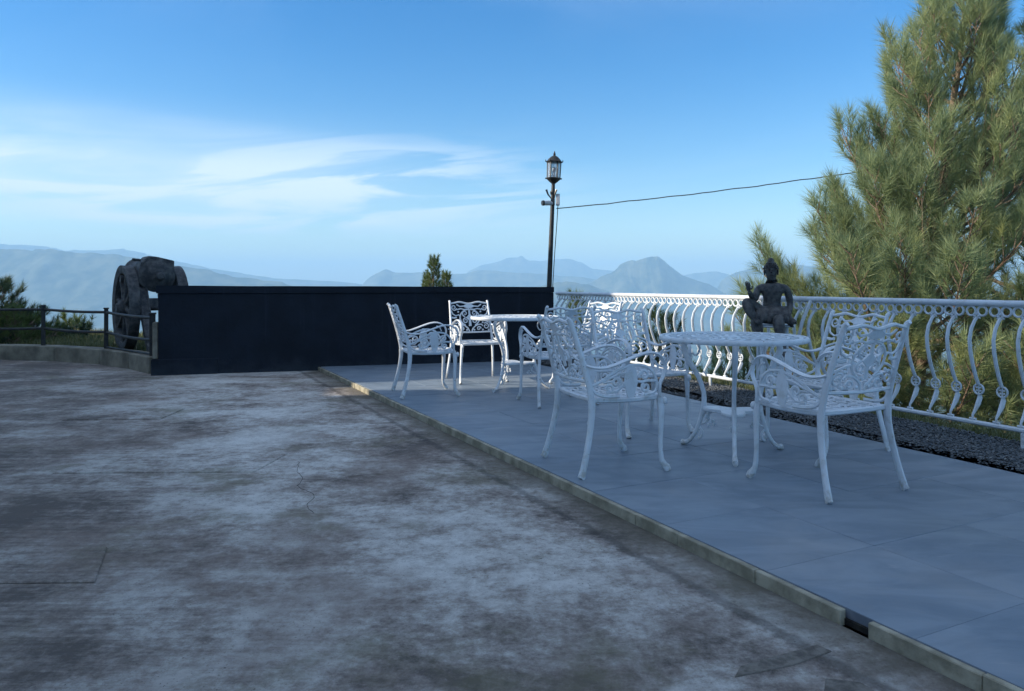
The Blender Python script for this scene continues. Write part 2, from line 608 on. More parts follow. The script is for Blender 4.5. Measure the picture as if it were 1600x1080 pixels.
def empty(name, loc=(0, 0, 0), rz=0.0):
    o = bpy.data.objects.new(name, None)
    C.objects.link(o)
    o.location = loc
    o.rotation_euler = (0, 0, rz)
    o.empty_display_size = 0.1
    return o


def copy_tree(o, parent=None):
    c = o.copy()
    C.objects.link(c)
    if parent is not None:
        c.parent = parent
    for ch in list(o.children):
        copy_tree(ch, c)
    return c


def np_mesh(name, verts, faces_n, idx, mat, parent=None, shade=None):
    """fast mesh from numpy; faces all with faces_n corners; shade = per-vertex float"""
    me = bpy.data.meshes.new(name)
    nv = len(verts)
    nf = len(idx) // faces_n
    me.vertices.add(nv)
    me.vertices.foreach_set('co', np.asarray(verts, dtype=np.float32).ravel())
    me.loops.add(len(idx))
    me.loops.foreach_set('vertex_index', np.asarray(idx, dtype=np.int32))
    me.polygons.add(nf)
    me.polygons.foreach_set('loop_start', np.arange(0, nf * faces_n, faces_n, dtype=np.int32))
    me.update(calc_edges=True)
    if shade is not None:
        a = me.attributes.new('shade', 'FLOAT', 'POINT')
        a.data.foreach_set('value', np.asarray(shade, dtype=np.float32))
    me.materials.append(mat)
    return link_obj(name, me, parent)


def clip_poly(poly, a, b, c):
    """keep a*x+b*y+c >= 0"""
    out = []
    n = len(poly)
    for i in range(n):
        p, q = poly[i], poly[(i + 1) % n]
        dp, dq = a * p[0] + b * p[1] + c, a * q[0] + b * q[1] + c
        if dp >= 0:
            out.append(p)
        if (dp >= 0) != (dq >= 0):
            t = dp / (dp - dq)
            out.append((p[0] + t * (q[0] - p[0]), p[1] + t * (q[1] - p[1])))
    return out


def smooth_pts(pts, sub=3):
    """Catmull-Rom through the points"""
    P = [Vector(p) for p in pts]
    out = []
    for i in range(len(P) - 1):
        p0, p1, p2, p3 = P[max(i - 1, 0)], P[i], P[i + 1], P[min(i + 2, len(P) - 1)]
        for k in range(sub):
            t = k / sub
            out.append(0.5 * ((2 * p1) + (p2 - p0) * t + (2 * p0 - 5 * p1 + 4 * p2 - p3) * t * t + (3 * p1 - p0 - 3 * p2 + p3) * t ** 3))
    out.append(P[-1])
    return out


def area(poly):
    return 0.5 * abs(sum(poly[i][0] * poly[(i + 1) % len(poly)][1] - poly[(i + 1) % len(poly)][0] * poly[i][1] for i in range(len(poly))))


def xyz(u, v, w):
    return Vector((u, v, w))


# ------------------------------------------------------------------ plan of the place
KERB_A, KERB_B = Vector((-2.56, 9.75)), Vector((1.312, 2.015))
kdir = (KERB_B - KERB_A).normalized()                # towards the camera
kn = Vector((-kdir.y, kdir.x))                       # points to the terrace side
if kn.x < 0:
    kn = -kn
WALL_L, WALL_R = Vector((-4.46, 9.2)), Vector((0.60, 10.62))
wdir = (WALL_R - WALL_L).normalized()
wn = Vector((-wdir.y, wdir.x))                       # away from the camera
RAIL_P = Vector((3.30, 5.30))
rdir = Vector((-0.3995, 0.9168)).normalized()        # away from the camera
rout = Vector((rdir.y, -rdir.x))                     # outwards
TERR_Z = 0.05
GRAVEL_W = 0.80


def rail_at(t):
    return RAIL_P + rdir * t


RT0, RT1 = -3.9, 6.55

# ------------------------------------------------------------------ terrain, haze, mountains
# ring of points bounding the level platform (yard, terrace, building plot)
PLAT = [(-30, -30), (30, -30), (9.5, -9.0), tuple(rail_at(RT0)), tuple(rail_at(RT1)), tuple(WALL_R + wn * 0.3), tuple(WALL_L + wn * 0.3), (-4.75, 10.05), (-5.6, 10.85), (-6.7, 11.35), (-7.8, 11.6), (-9.6, 11.9), (-12, 13.6), (-30, 13.6)]


def inside_dist(x, y):
    ins = False
    best = 1e9
    n = len(PLAT)
    for i in range(n):
        x1, y1 = PLAT[i]
        x2, y2 = PLAT[(i + 1) % n]
        if (y1 > y) != (y2 > y) and x < (x2 - x1) * (y - y1) / (y2 - y1) + x1:
            ins = not ins
        dx, dy = x2 - x1, y2 - y1
        t = max(0, min(1, ((x - x1) * dx + (y - y1) * dy) / (dx * dx + dy * dy)))
        best = min(best, math.hypot(x - x1 - t * dx, y - y1 - t * dy))
    return ins, best


VALLEY = -330.0


def ground_z(x, y):
    r = math.hypot(x, y)
    if r > 400:
        d, ins = r - 12, False
    else:
        ins, d = inside_dist(x, y)
        if ins:
            return -0.35
    leftish = max(0.0, min(1.0, (-2.5 - x) / 1.5))
    start = -0.06 * (1 - leftish) + 0.16 * leftish
    flat = 0.35 * (1 - leftish) + 2.4 * leftish
    e = max(0.0, d - flat)
    drop = 0.52 * e * (e / (e + 1.2))
    z = start - drop
    if z < VALLEY * 0.6:
        k = VALLEY * 0.6
        z = k + (VALLEY - k) * (1 - math.exp((z - k) / -(VALLEY - k) * -1)) if False else k + (VALLEY - k) * (1 - math.exp(-(k - z) / (k - VALLEY)))
    if d > 0.3:
        amp = min(1.0, d / 20) * 0.5 + min(1.0, max(0, r - 100) / 1500) * 22
        sc = 0.16 if r < 60 else (0.02 if r < 600 else 0.0011)
        z += amp * noise.noise(Vector((x * sc, y * sc, 1.3))) + 0.05 * noise.noise(Vector((x * 1.7, y * 1.7, 0)))
    return z


def build_terrain():
    radii = [0.0]
    r = 3.0
    while r < 12500:
        radii.append(r)
        r += max(0.28, r * 0.045) if r > 4 else 1.0
    radii.append(12500)
    NA = 288
    vs = [(0, 0, -0.35)]
    for r in radii[1:]:
        for k in range(NA):
            a = 2 * PI * k / NA
            x, y = r * math.sin(a), r * math.cos(a)
            vs.append((x, y, ground_z(x, y)))
    fs = [(0, 1 + (k + 1) % NA, 1 + k) for k in range(NA)]
    for i in range(len(radii) - 2):
        for k in range(NA):
            k2 = (k + 1) % NA
            a, b_ = 1 + i * NA, 1 + (i + 1) * NA
            fs.append((a + k, a + k2, b_ + k2, b_ + k))
    me = bpy.data.meshes.new('terrain')
    me.from_pydata(vs, [], fs)
    me.materials.append(M_terrain)
    me.polygons.foreach_set('use_smooth', [True] * len(me.polygons))
    o = link_obj('terrain', me)
    tag(o, kind='structure')
    return min(v[2] for v in vs)


TMIN = build_terrain()


def mountain(dist, prof, depth, seed, rough=1.0):
    """a mountain range standing dist metres off; prof = (bearing px, skyline px) knots giving its real crest"""
    pts = []
    for px, py in prof:
        pts.append(((px - 800) / 1155 * dist, CAM_Z + (445 - py) / 1155 * dist))
    pts.sort()
    xs = np.array([p[0] for p in pts])
    zs = np.array([p[1] for p in pts])
    n, mrows = 200, 41
    gx = np.linspace(xs[0], xs[-1], n)
    crest = np.interp(gx, xs, zs)
    # rounded slightly
    ker = np.array([1, 2, 1]) / 4
    crest = np.convolve(np.pad(crest, 1, 'edge'), ker, 'valid')
    crest = crest + np.array([noise.fractal(Vector((gx_ * 45 / dist, seed, 0.5)), 0.8, 2.0, 6) for gx_ in gx]) * rough * 0.011 * (crest - VALLEY)
    vs = []
    for j in range(mrows):
        s = (j / (mrows - 1)) * 2 - 1
        fall = (1 - abs(s)) ** 1.15
        for i in range(n):
            end = min(1.0, min(i, n - 1 - i) / 8)
            top = crest[i]
            nz = noise.fractal(Vector((gx[i] * 9 / dist * 2 + seed, s * 2.2, seed)), 1.0, 2.0, 6)
            ridge = noise.fractal(Vector((gx[i] * 30 / dist + seed, s * 3.0, seed + 3)), 0.9, 2.1, 5)
            h = VALLEY - 25 + (top - VALLEY + 25) * (fall * end ** 0.5)
            h += rough * (0.22 * nz + 0.13 * ridge) * (top - VALLEY) * (1 - fall) * fall * 2.2 + rough * 0.022 * ridge * (top - VALLEY) * fall
            vs.append((gx[i] + nz * depth * 0.05, dist + s * depth + nz * depth * 0.08, max(h, VALLEY - 25)))
    fs = []
    for j in range(mrows - 1):
        for i in range(n - 1):
            fs.append((j * n + i, j * n + i + 1, (j + 1) * n + i + 1, (j + 1) * n + i))
    me = bpy.data.meshes.new('mountain')
    me.from_pydata(vs, [], fs)
    me.materials.append(M_mount)
    me.polygons.foreach_set('use_smooth', [True] * len(me.polygons))
    o = link_obj('mountain', me)
    tag(o, kind='structure')
    return max(v[2] for v in vs)


TOPS = []
TOPS.append(mountain(4100, [(-700, 400), (-420, 372), (-200, 386), (-60, 384), (0, 388), (60, 389), (100, 393), (150, 396), (180, 399), (215, 402), (250, 409), (290, 417), (330, 424), (380, 433), (430, 441), (490, 449), (560, 462)], 900, 1.7))
TOPS.append(mountain(6800, [(-500, 388), (-250, 380), (-60, 386), (20, 382), (60, 385), (100, 391), (150, 391), (180, 388), (205, 392), (260, 404), (340, 422), (420, 434), (520, 440), (640, 450)], 900, 4.1))
TOPS.append(mountain(6400, [(540, 470), (560, 447), (575, 432), (597, 420), (612, 426), (640, 427), (665, 425), (700, 430), (740, 425), (770, 422), (800, 426), (840, 428), (880, 431), (915, 434), (950, 440), (1000, 452), (1060, 470)], 800, 8.3))
TOPS.append(mountain(8800, [(690, 455), (735, 424), (750, 414), (770, 411), (790, 404), (805, 401), (816, 400), (826, 406), (845, 408), (868, 404), (890, 406), (912, 411), (925, 419), (950, 422), (985, 428), (1030, 436), (1080, 446), (1150, 460)], 900, 2.2))
TOPS.append(mountain(5200, [(860, 474), (905, 450), (930, 438), (952, 425), (966, 413), (980, 408), (995, 407), (1006, 402), (1018, 400), (1032, 402), (1042, 410), (1048, 417), (1062, 428), (1080, 436), (1110, 447), (1160, 470)], 700, 5.9, 1.3))
TOPS.append(mountain(8000, [(1020, 452), (1060, 434), (1085, 427), (1100, 424), (1120, 423), (1140, 430), (1180, 440), (1240, 456)], 700, 9.4))
TOPS.append(mountain(5800, [(1085, 466), (1115, 446), (1140, 430), (1160, 423), (1185, 418), (1230, 412), (1300, 420), (1380, 408), (1480, 420), (1600, 412), (1760, 425), (1950, 440), (2150, 470)], 800, 6.6))
TOPS.append(mountain(4200, [(800, 476), (840, 452), (862, 444), (885, 438), (902, 442), (925, 449), (960, 458), (1020, 474)], 380, 3.3, 1.4))


def build_haze():
    top = max(TOPS) + 6
    bot = TMIN - 30 - 1
    mb = MB()
    L = 13200
    mb.box((0, 0, (top + bot) / 2), (2 * L, 2 * L, top - bot))
    m = bpy.data.materials.new('haze_air')
    m.use_nodes = True
    nt = m.node_tree
    nt.nodes.clear()
    out = nn(nt, 'ShaderNodeOutputMaterial')
    pv = nn(nt, 'ShaderNodeVolumePrincipled')
    pv.inputs['Color'].default_value = (0.40, 0.67, 0.94, 1)
    pv.inputs['Density'].default_value = 2.1e-4
    pv.inputs['Anisotropy'].default_value = 0.0
    link(nt, pv.outputs[0], out.inputs['Volume'])
    o = mb.build('haze', m, smooth=False)
    tag(o, kind='stuff')
    o.display_type = 'WIRE'


build_haze()

# ------------------------------------------------------------------ yard


def build_yard():
    poly = [(-26, -26), (26, -26), (9.0, -9.0)]
    # along the kerb line, then along wall and plinth
    poly = [(-26, -26), (12.0, -26), tuple(KERB_B + kdir * 12 - kn * 0.001), tuple(KERB_A - kn * 0.001 - kdir * 0.25), tuple(WALL_L + wn * 0.1), (-5.8, 10.55), (-7.6, 11.25), (-9.5, 11.6), (-26, 11.6)]
    mb = MB()
    mb.prism(poly, 0.2, lambda u, v, w: Vector((u, v, w - 0.1)))
    o = mb.build('yard', M_yard, smooth=False)
    tag(o, kind='structure')
    # slabs let into the concrete, a few millimetres proud
    def slab(corners, h, name='concrete_patch', mat=None):
        m2 = MB()
        m2.prism(corners, h, lambda u, v, w: Vector((u, v, w + h / 2 - 0.002)))
        m2.build(name, mat or M_yard, o, smooth=False, bevel=min(0.004, h * 0.4))
    slab([(-2.9, 2.77), (-1.58, 2.80), (-1.735, 3.17), (-2.9, 3.14)], 0.010)
    slab([(-3.75, 6.15), (-2.95, 6.2), (-2.98, 6.75), (-3.7, 6.7)], 0.010)
    slab([(-2.75, 4.42), (-1.55, 4.45), (-1.5, 4.95), (-2.7, 4.9)], 0.008)
    slab([(0.640, 2.125), (0.675, 2.185), (0.80, 2.245), (0.955, 2.315), (0.985, 2.275), (0.83, 2.19)], 0.006, 'concrete_patch', M_mend)
    slab([(0.86, 2.04), (0.90, 2.12), (0.99, 2.10), (1.01, 2.05), (0.93, 2.02)], 0.004, 'concrete_patch', M_mend)
    # an old crack
    m3 = MB()
    pts = smooth_pts([(-1.36, 4.72, 0.0005), (-1.305, 4.5, 0.0005), (-1.22, 4.3, 0.0005), (-1.19, 4.13, 0.0005), (-1.06, 3.96, 0.0005), (-1.05, 3.78, 0.0005), (-0.98, 3.66, 0.0005)], 5)
    pts = [Vector((p[0] + 0.012 * noise.noise(Vector((p[0] * 40, p[1] * 40, 0))), p[1] + 0.012 * noise.noise(Vector((p[0] * 40, p[1] * 40, 9))), 0.0005)) for p in pts]
    m3.tube(pts, [0.0016 + 0.0012 * noise.noise(Vector((k * 0.9, 0, 4))) for k in range(len(pts))], 4, normal=(0, 0, 1), flat=0.001)
    m3.build('crack', M_hole, o, smooth=False)
    return o


YARD = build_yard()

# ------------------------------------------------------------------ tiled terrace with its kerb


def build_terrace():
    # polygon between kerb (inner side), wall foot and gravel strip
    g_in = [tuple(rail_at(RT0) - rout * GRAVEL_W), tuple(rail_at(RT1 - 0.15) - rout * GRAVEL_W)]
    KW = 0.032
    k_near = KERB_B + kdir * 6 + kn * KW
    k_far = KERB_A + kn * KW
    base = [tuple(k_near), g_in[0], g_in[1], tuple(WALL_R), tuple(k_far)]
    mb = MB()
    mb.prism(base, 0.03, lambda u, v, w: Vector((u, v, w + 0.0322)))
    terr = mb.build('terrace', M_grout, smooth=False)
    tag(terr, kind='structure')
    # clip lines
    def half(p, q, keep):
        a, b_ = q[1] - p[1], -(q[0] - p[0])
        c_ = -(a * p[0] + b_ * p[1])
        s = a * keep[0] + b_ * keep[1] + c_
        return (a, b_, c_) if s > 0 else (-a, -b_, -c_)
    cen = (1.0, 6.0)
    planes = [half(k_near, k_far, cen), half(g_in[0], g_in[1], cen), half(tuple(WALL_L), tuple(WALL_R), cen)]
    T, J = 0.60, 0.0009
    i_range = range(-1, 10)
    n_t = 0
    for j in range(-2, 24):
        for i in i_range:
            o0 = KERB_A + kn * KW + kdir * (j * T - 1.2) + kn * (i * T)
            if (o0.y + 0.6) < -0.8:
                continue
            q = [o0 + kdir * J + kn * J, o0 + kdir * (T - J) + kn * J, o0 + kdir * (T - J) + kn * (T - J), o0 + kdir * J + kn * (T - J)]
            q = [tuple(p) for p in q]
            for a, b_, c_ in planes:
                q = clip_poly(q, a, b_, c_)
                if len(q) < 3:
                    break
            if len(q) < 3 or area(q) < 0.002:
                continue
            zt = TERR_Z + rnd.uniform(-0.0012, 0.0012)
            m2 = MB()
            m2.prism(q, 0.014, lambda u, v, w: Vector((u, v, w + zt - 0.007)))
            m2.build('tile', M_tile, terr, smooth=False, bevel=0.0015)
            n_t += 1
    # kerb of mortared stones, one knocked out
    kb = MB()
    kb.prism([tuple(KERB_A + kn * 0.018), tuple(KERB_A + kn * (KW - 0.004)), tuple(KERB_B + kdir * 6 + kn * (KW - 0.004)), tuple(KERB_B + kdir * 6 + kn * 0.018)], 0.02, lambda u, v, w: Vector((u, v, w + 0.0085)))
    kerb = kb.build('kerb', M_hole, smooth=False)
    tag(kerb, kind='structure')
    L = (KERB_B - KERB_A).length + 2.5
    hole = (Vector((1.115, 2.41)) - KERB_A).dot(kdir)
    s = 0.0
    while s < L:
        ln = rnd.uniform(0.26, 0.62)
        if hole - 0.05 <= s < hole + 0.05:
            s = hole + 0.05
        if s < hole - 0.05 < s + ln:
            ln = hole - 0.05 - s
        a0, a1 = s + 0.0007, s + ln - 0.0007
        w0, w1 = rnd.uniform(-0.002, 0.002), rnd.uniform(-0.002, 0.002)
        n_sub = 4
        outer = [KERB_A + kdir * (a0 + (a1 - a0) * k / n_sub) + kn * ((w0 + (w1 - w0) * k / n_sub) + rnd.uniform(-0.002, 0.002)) for k in range(n_sub + 1)]
        inner = [KERB_A + kdir * a1 + kn * (KW - 0.006), KERB_A + kdir * a0 + kn * (KW - 0.006)]
        zt = TERR_Z + rnd.uniform(-0.003, 0.003)
        m2 = MB()
        m2.prism([tuple(p) for p in outer + inner], 0.055, lambda u, v, w: Vector((u, v, w + zt - 0.0275)))
        m2.build('kerb_stone', M_kerb, kerb, smooth=False, bevel=0.003)
        s += ln
    # gravel strip
    gp = [tuple(rail_at(RT0) - rout * (GRAVEL_W - 0.004)), tuple(rail_at(RT0) + rout * 0.16), tuple(rail_at(RT1) + rout * 0.16), tuple(rail_at(RT1 - 0.15) - rout * (GRAVEL_W - 0.004))]
    gb = MB()
    gb.prism(gp, 0.36, lambda u, v, w: Vector((u, v, w - 0.15)))
    bed = gb.build('gravel_bed', M_bed, smooth=False)
    tag(bed, kind='structure')
    # pebbles
    rng = np.random.default_rng(3)
    t_lo, t_hi = -1.2, RT1 - 0.2
    N = 42000
    t = rng.uniform(t_lo, t_hi, N)
    w = rng.uniform(-GRAVEL_W + 0.015, 0.14, N)
    ico = []
    ph = (1 + 5 ** 0.5) / 2
    for a, b_ in ((-1, ph), (1, ph), (-1, -ph), (1, -ph)):
        ico.append((a, b_, 0))
    for a, b_ in ((-1, ph), (1, ph), (-1, -ph), (1, -ph)):
        ico.append((0, a, b_))
    for a, b_ in ((-1, ph), (1, ph), (-1, -ph), (1, -ph)):
        ico.append((b_, 0, a))
    ico = np.array(ico) / math.sqrt(1 + ph * ph)
    fac = np.array([(0, 11, 5), (0, 5, 1), (0, 1, 7), (0, 7, 10), (0, 10, 11), (1, 5, 9), (5, 11, 4), (11, 10, 2), (10, 7, 6), (7, 1, 8), (3, 9, 4), (3, 4, 2), (3, 2, 6), (3, 6, 8), (3, 8, 9), (4, 9, 5), (2, 4, 11), (6, 2, 10), (8, 6, 7), (9, 8, 1)])
    rad = rng.uniform(0.005, 0.0115, N)
    sc = np.stack([rng.uniform(0.8, 1.4, N), rng.uniform(0.7, 1.1, N), rng.uniform(0.5, 0.85, N)], 1) * rad[:, None]
    ang = rng.uniform(0, 2 * PI, N)
    vv = ico[None] * sc[:, None, :] * rng.uniform(0.85, 1.15, (N, 12, 1))
    ca, sa = np.cos(ang)[:, None], np.sin(ang)[:, None]
    tl = rng.normal(0, 0.45, N)[:, None]
    ct, stt = np.cos(tl), np.sin(tl)
    x0, y0, z0 = vv[..., 0], vv[..., 1], vv[..., 2]
    x1, z1 = x0 * ct - z0 * stt, x0 * stt + z0 * ct
    X = x1 * ca - y0 * sa
    Y = x1 * sa + y0 * ca
    cx = RAIL_P.x + rdir.x * t + rout.x * w
    cy = RAIL_P.y + rdir.y * t + rout.y * w
    cz = 0.030 + rng.uniform(0.0, 0.018, N) + 0.008 * np.sin(t * 3.1) * np.cos(w * 7)
    verts = np.stack([X + cx[:, None], Y + cy[:, None], z1 + cz[:, None]], 2).reshape(-1, 3)
    idx = (fac[None] + (np.arange(N) * 12)[:, None, None]).reshape(-1)
    shade = np.repeat(rng.beta(1.6, 3.0, N), 12)
    g = np_mesh('gravel', verts, 3, idx, M_gravel, None, shade)
    tag(g, kind='stuff')


build_terrace()

# ------------------------------------------------------------------ black wall


def build_wall():
    t = empty('boundary_wall', (WALL_L.x, WALL_L.y, 0), math.atan2(wdir.y, wdir.x))
    tag(t, 'low black painted boundary wall behind the far white table', 'wall')
    L = (WALL_R - WALL_L).length
    T = 0.20
    mb = MB()
    # slightly uneven face, built as a strip of sections
    n = 24
    def sec(x0, x1, z0, z1, y0, y1, mbx):
        mbx.box(((x0 + x1) / 2, (y0 + y1) / 2, (z0 + z1) / 2), (x1 - x0, y1 - y0, z1 - z0))
    sec(0.05, L, -0.3, 1.02, 0.0, T, mb)
    mb.build('wall_body', M_black, t, smooth=False, bevel=0.008)
    cap = MB()
    pts = []
    top = []
    for k in range(n + 1):
        x = 0.03 + (L - 0.03) * k / n
        top.append((x, 1.118 - 0.02 * k / n + 0.004 * noise.noise(Vector((x * 1.3, 0, 0)))))
    poly = [(L, 1.022), (0.03, 1.022)] + top
    cap.prism(poly, T + 0.03, lambda u, v, w: Vector((u, T / 2 + w, v)))
    cap.build('coping', M_black, t, smooth=False)
    ft = MB()
    sec(-0.03, 0.75, -0.3, 0.20, -0.022, T + 0.03, ft)
    ft.build('footing', M_black, t, smooth=False, bevel=0.012)
    pl = MB()
    sec(-0.02, 0.045, 0.203, 0.66, 0.02, T - 0.02, pl)
    pl.build('end_post', M_plinth, t, smooth=False, bevel=0.008)


build_wall()

# ------------------------------------------------------------------ plinth and dark fence on the left
PL = [Vector((-4.60, 9.36)), Vector((-5.15, 9.92)), Vector((-5.85, 10.48)), Vector((-6.75, 10.90)), Vector((-7.75, 11.16)), Vector((-9.0, 11.36)), Vector((-10.6, 11.5))]


def build_fence():
    # plinth: separate cast lengths
    root = empty('plinth', (PL[0].x, PL[0].y, 0))
    tag(root, 'low weathered concrete plinth curving under the dark rail fence', 'plinth')
    TH = 0.26
    def nrm(i):
        a = PL[max(i - 1, 0)]
        b_ = PL[min(i + 1, len(PL) - 1)]
        d = (b_ - a).normalized()
        n = Vector((d.y, -d.x))
        return n if n.y > 0 else -n
    for i in range(len(PL) - 1):
        p, q = PL[i], PL[i + 1]
        d = (q - p).normalized()
        p2, q2 = p + d * 0.004, q - d * 0.004
        po = [p2, q2, q2 + nrm(i + 1) * TH, p2 + nrm(i) * TH]
        mb = MB()
        h = 0.215 + 0.004 * (i % 2)
        mb.prism([(v.x - PL[0].x, v.y - PL[0].y) for v in po], h + 0.2, lambda u, v, w: Vector((u, v, w + (h + 0.2) / 2 - 0.2)))
        mb.build('block', M_plinth, root, smooth=False, bevel=0.012)
    f = empty('rail_fence', (PL[0].x, PL[0].y, 0.2))
    tag(f, 'dark two-rail pipe fence standing on the low plinth', 'fence')
    o0 = Vector((PL[0].x, PL[0].y, 0.2))
    # posts: where the photograph shows them, and one beyond the frame
    posts = [Vector((-4.62, 9.50)), Vector((-5.83, 10.62)), Vector((-7.05, 11.12)), Vector((-8.6, 11.43)), Vector((-10.3, 11.62))]
    topz = [0.735, 0.765, 0.79, 0.79, 0.79]
    for k, p in enumerate(posts):
        mb = MB()
        h = topz[k] - 0.2
        w = 0.075 if k == 0 else 0.058
        mb.box((p.x - o0.x, p.y - o0.y, h / 2 + 0.016), (w, w, h + 0.0), math.atan2(p.x, p.y) * -1, 0.96)
        mb.box((p.x - o0.x, p.y - o0.y, h + 0.026), (w + 0.014, w + 0.014, 0.02), math.atan2(p.x, p.y) * -1)
        mb.build('post', M_fence, f, smooth=False, bevel=0.004)
    for lv, (dz0, sag) in enumerate(((0.0, 0.012), (0.285, 0.02))):
        for k in range(len(posts) - 1):
            a, b_ = posts[k], posts[k + 1]
            pts = []
            for s in range(7):
                u = s / 6
                p = a.lerp(b_, u)
                z = topz[k] * (1 - u) + topz[k + 1] * u - 0.03 - dz0 - sag * math.sin(PI * u) - 0.2
                pts.append((p.x - o0.x, p.y - o0.y, z))
            mb = MB()
            mb.tube(pts, 0.021, 8)
            mb.build('rail', M_fence, f)
    # bottom strap near the wall
    a, b_ = posts[0], posts[1]
    mb = MB()
    mb.tube([(a.x - o0.x, a.y - o0.y, 0.035), (b_.x - o0.x, b_.y - o0.y, 0.035)], 0.014, 6)
    mb.build('rail', M_fence, f)


build_fence()

# ------------------------------------------------------------------ white cast balustrade


def build_balustrade():
    p0 = rail_at(RT0)
    ang = math.atan2(rdir.y, rdir.x)
    t = empty('balustrade', (p0.x, p0.y, TERR_Z), ang)
    tag(t, 'white cast iron balustrade with ringed bellied balusters beside the gravel strip', 'balustrade')
    L = RT1 - RT0
    Z = lambda z: z - TERR_Z
    # outward is local -y (rdir rotated clockwise)
    def out(yo):
        return -yo
    mb = MB()
    n = 60
    mb.tube([(L * k / n, out(0.0) + 0.002 * noise.noise(Vector((k * 0.7, 0, 0))), Z(1.0) + 0.003 * noise.noise(Vector((k * 0.5, 3, 0)))) for k in range(n + 1)], 0.024, 10)
    mb.build('top_rail', M_rail, t)
    mb = MB()
    mb.tube([(L * k / n, out(-0.04), Z(0.155)) for k in range(n + 1)], 0.017, 8)
    mb.build('bottom_rail', M_rail, t)
    # uprights
    sp = []
    xk = 0.28
    while xk < L:
        m2 = MB()
        m2.tube([(0, 0, -0.06), (0, 0, Z(0.14))], 0.017, 8)
        o = m2.build('support_foot', M_rail, t) if not sp else None
        if o is None:
            o = sp[0].copy()
            C.objects.link(o)
        sp.append(o)
        o.location = (xk, out(-0.04), 0)
        xk += 1.62
    # baluster, profile in local y-z
    bar = [(0.0, 0.895), (-0.022, 0.875), (-0.058, 0.82), (-0.076, 0.745), (-0.068, 0.66), (-0.042, 0.56), (-0.008, 0.47), (0.018, 0.42)]
    m2 = MB()
    m2.tube([(0, out(y), Z(z)) for y, z in bar], [0.011, 0.0125, 0.0145, 0.016, 0.0165, 0.016, 0.0145, 0.013], 6, normal=(1, 0, 0), flat=0.0115)
    foot = [(0.030, 0.350), (0.036, 0.325), (0.018, 0.285), (-0.018, 0.235), (-0.042, 0.205), (-0.042, 0.172)]
    m2.tube([(0, out(y), Z(z)) for y, z in foot], [0.010, 0.020, 0.021, 0.012, 0.008, 0.008], 6, normal=(1, 0, 0), flat=[0.010, 0.016, 0.016, 0.011, 0.009, 0.009])
    m2.tube([(-0.022, out(-0.04), Z(0.178)), (0.022, out(-0.04), Z(0.178))], 0.010, 6)
    # trefoil under the rings
    for dx, dz in ((-0.014, 0.0), (0.014, 0.0), (0, 0.016), (0, -0.012)):
        m2.ball((dx, 0, Z(0.907 + dz)), 0.011, 6, 4)
    m2.tube([(-0.026, 0, Z(0.893)), (0, 0, Z(0.899)), (0.026, 0, Z(0.893))], 0.006, 5)
    bal = m2.build('baluster', M_rail, t)
    m3 = MB()
    NR = 14
    for s in (-1, 1):
        m3.tube([(s * 0.0405 + 0.033 * math.cos(2 * PI * k / NR), 0, Z(0.943) + 0.033 * math.sin(2 * PI * k / NR)) for k in range(NR)], 0.0082, 6, closed=True)
    ring = m3.build('ring_pair', M_rail, bal)
    m4 = MB()
    cy, cz = out(0.022), Z(0.384)
    # medallion stands square to the baluster, facing along and across the rail
    ca, sa = math.cos(0.0), math.sin(0.0)
    m4.tube([(0.036 * math.cos(2 * PI * k / NR), cy, cz + 0.036 * math.sin(2 * PI * k / NR)) for k in range(NR)], 0.007, 6, closed=True)
    m4.tube([(0, cy, cz - 0.034), (0, cy, cz + 0.034)], 0.005, 5)
    for s in (-1, 1):
        m4.ball((s * 0.013, cy, cz + 0.011), 0.008, 6, 4)
        m4.ball((s * 0.013, cy, cz - 0.011), 0.008, 6, 4)
    med = m4.build('medallion', M_rail, bal)
    SP = 0.166
    # one baluster stands at the place measured; the rest follow at even spacing
    x0 = 0.05
    nb = int((L - 0.1) / SP)
    for k in range(1, nb + 1):
        c = bal.copy()
        C.objects.link(c)
        c.location = (x0 + k * SP, 0, 0)
        c.rotation_euler = (0, rnd.uniform(-0.006, 0.006), rnd.uniform(-0.03, 0.03))
        for chd in (ring, med):
            d = chd.copy()
            C.objects.link(d)
            d.parent = c
    bal.location = (x0, 0, 0)
    # slanting brace where two lengths of railing meet
    xb = (Vector((2.70, 6.68)) - p0).dot(rdir)
    mb = MB()
    mb.tube([(xb - 0.02, 0.02, Z(0.985)), (xb - 0.0, 0.10, Z(0.80)), (xb + 0.0, 0.16, Z(0.60)), (xb, 0.19, Z(0.3)), (xb, 0.19, Z(0.045))], 0.017, 6)
    mb.build('brace', M_rail, t)


build_balustrade()

# ------------------------------------------------------------------ chairs and tables


def spiral(c, r0, r1, a0, turns, n=14, sgn=1):
    return [(c[0] + (r0 + (r1 - r0) * k / n) * math.cos(a0 + sgn * turns * 2 * PI * k / n), c[1] + (r0 + (r1 - r0) * k / n) * math.sin(a0 + sgn * turns * 2 * PI * k / n)) for k in range(n + 1)]


def arc(c, rx, ry, a0, a1, n=12):
    return [(c[0] + rx * math.cos(a0 + (a1 - a0) * k / n), c[1] + ry * math.sin(a0 + (a1 - a0) * k / n)) for k in range(n + 1)]


def interp_r(rs, sub=3):
    out = []
    for i in range(len(rs) - 1):
        for k in range(sub):
            out.append(rs[i] + (rs[i + 1] - rs[i]) * k / sub)
    out.append(rs[-1])
    return out


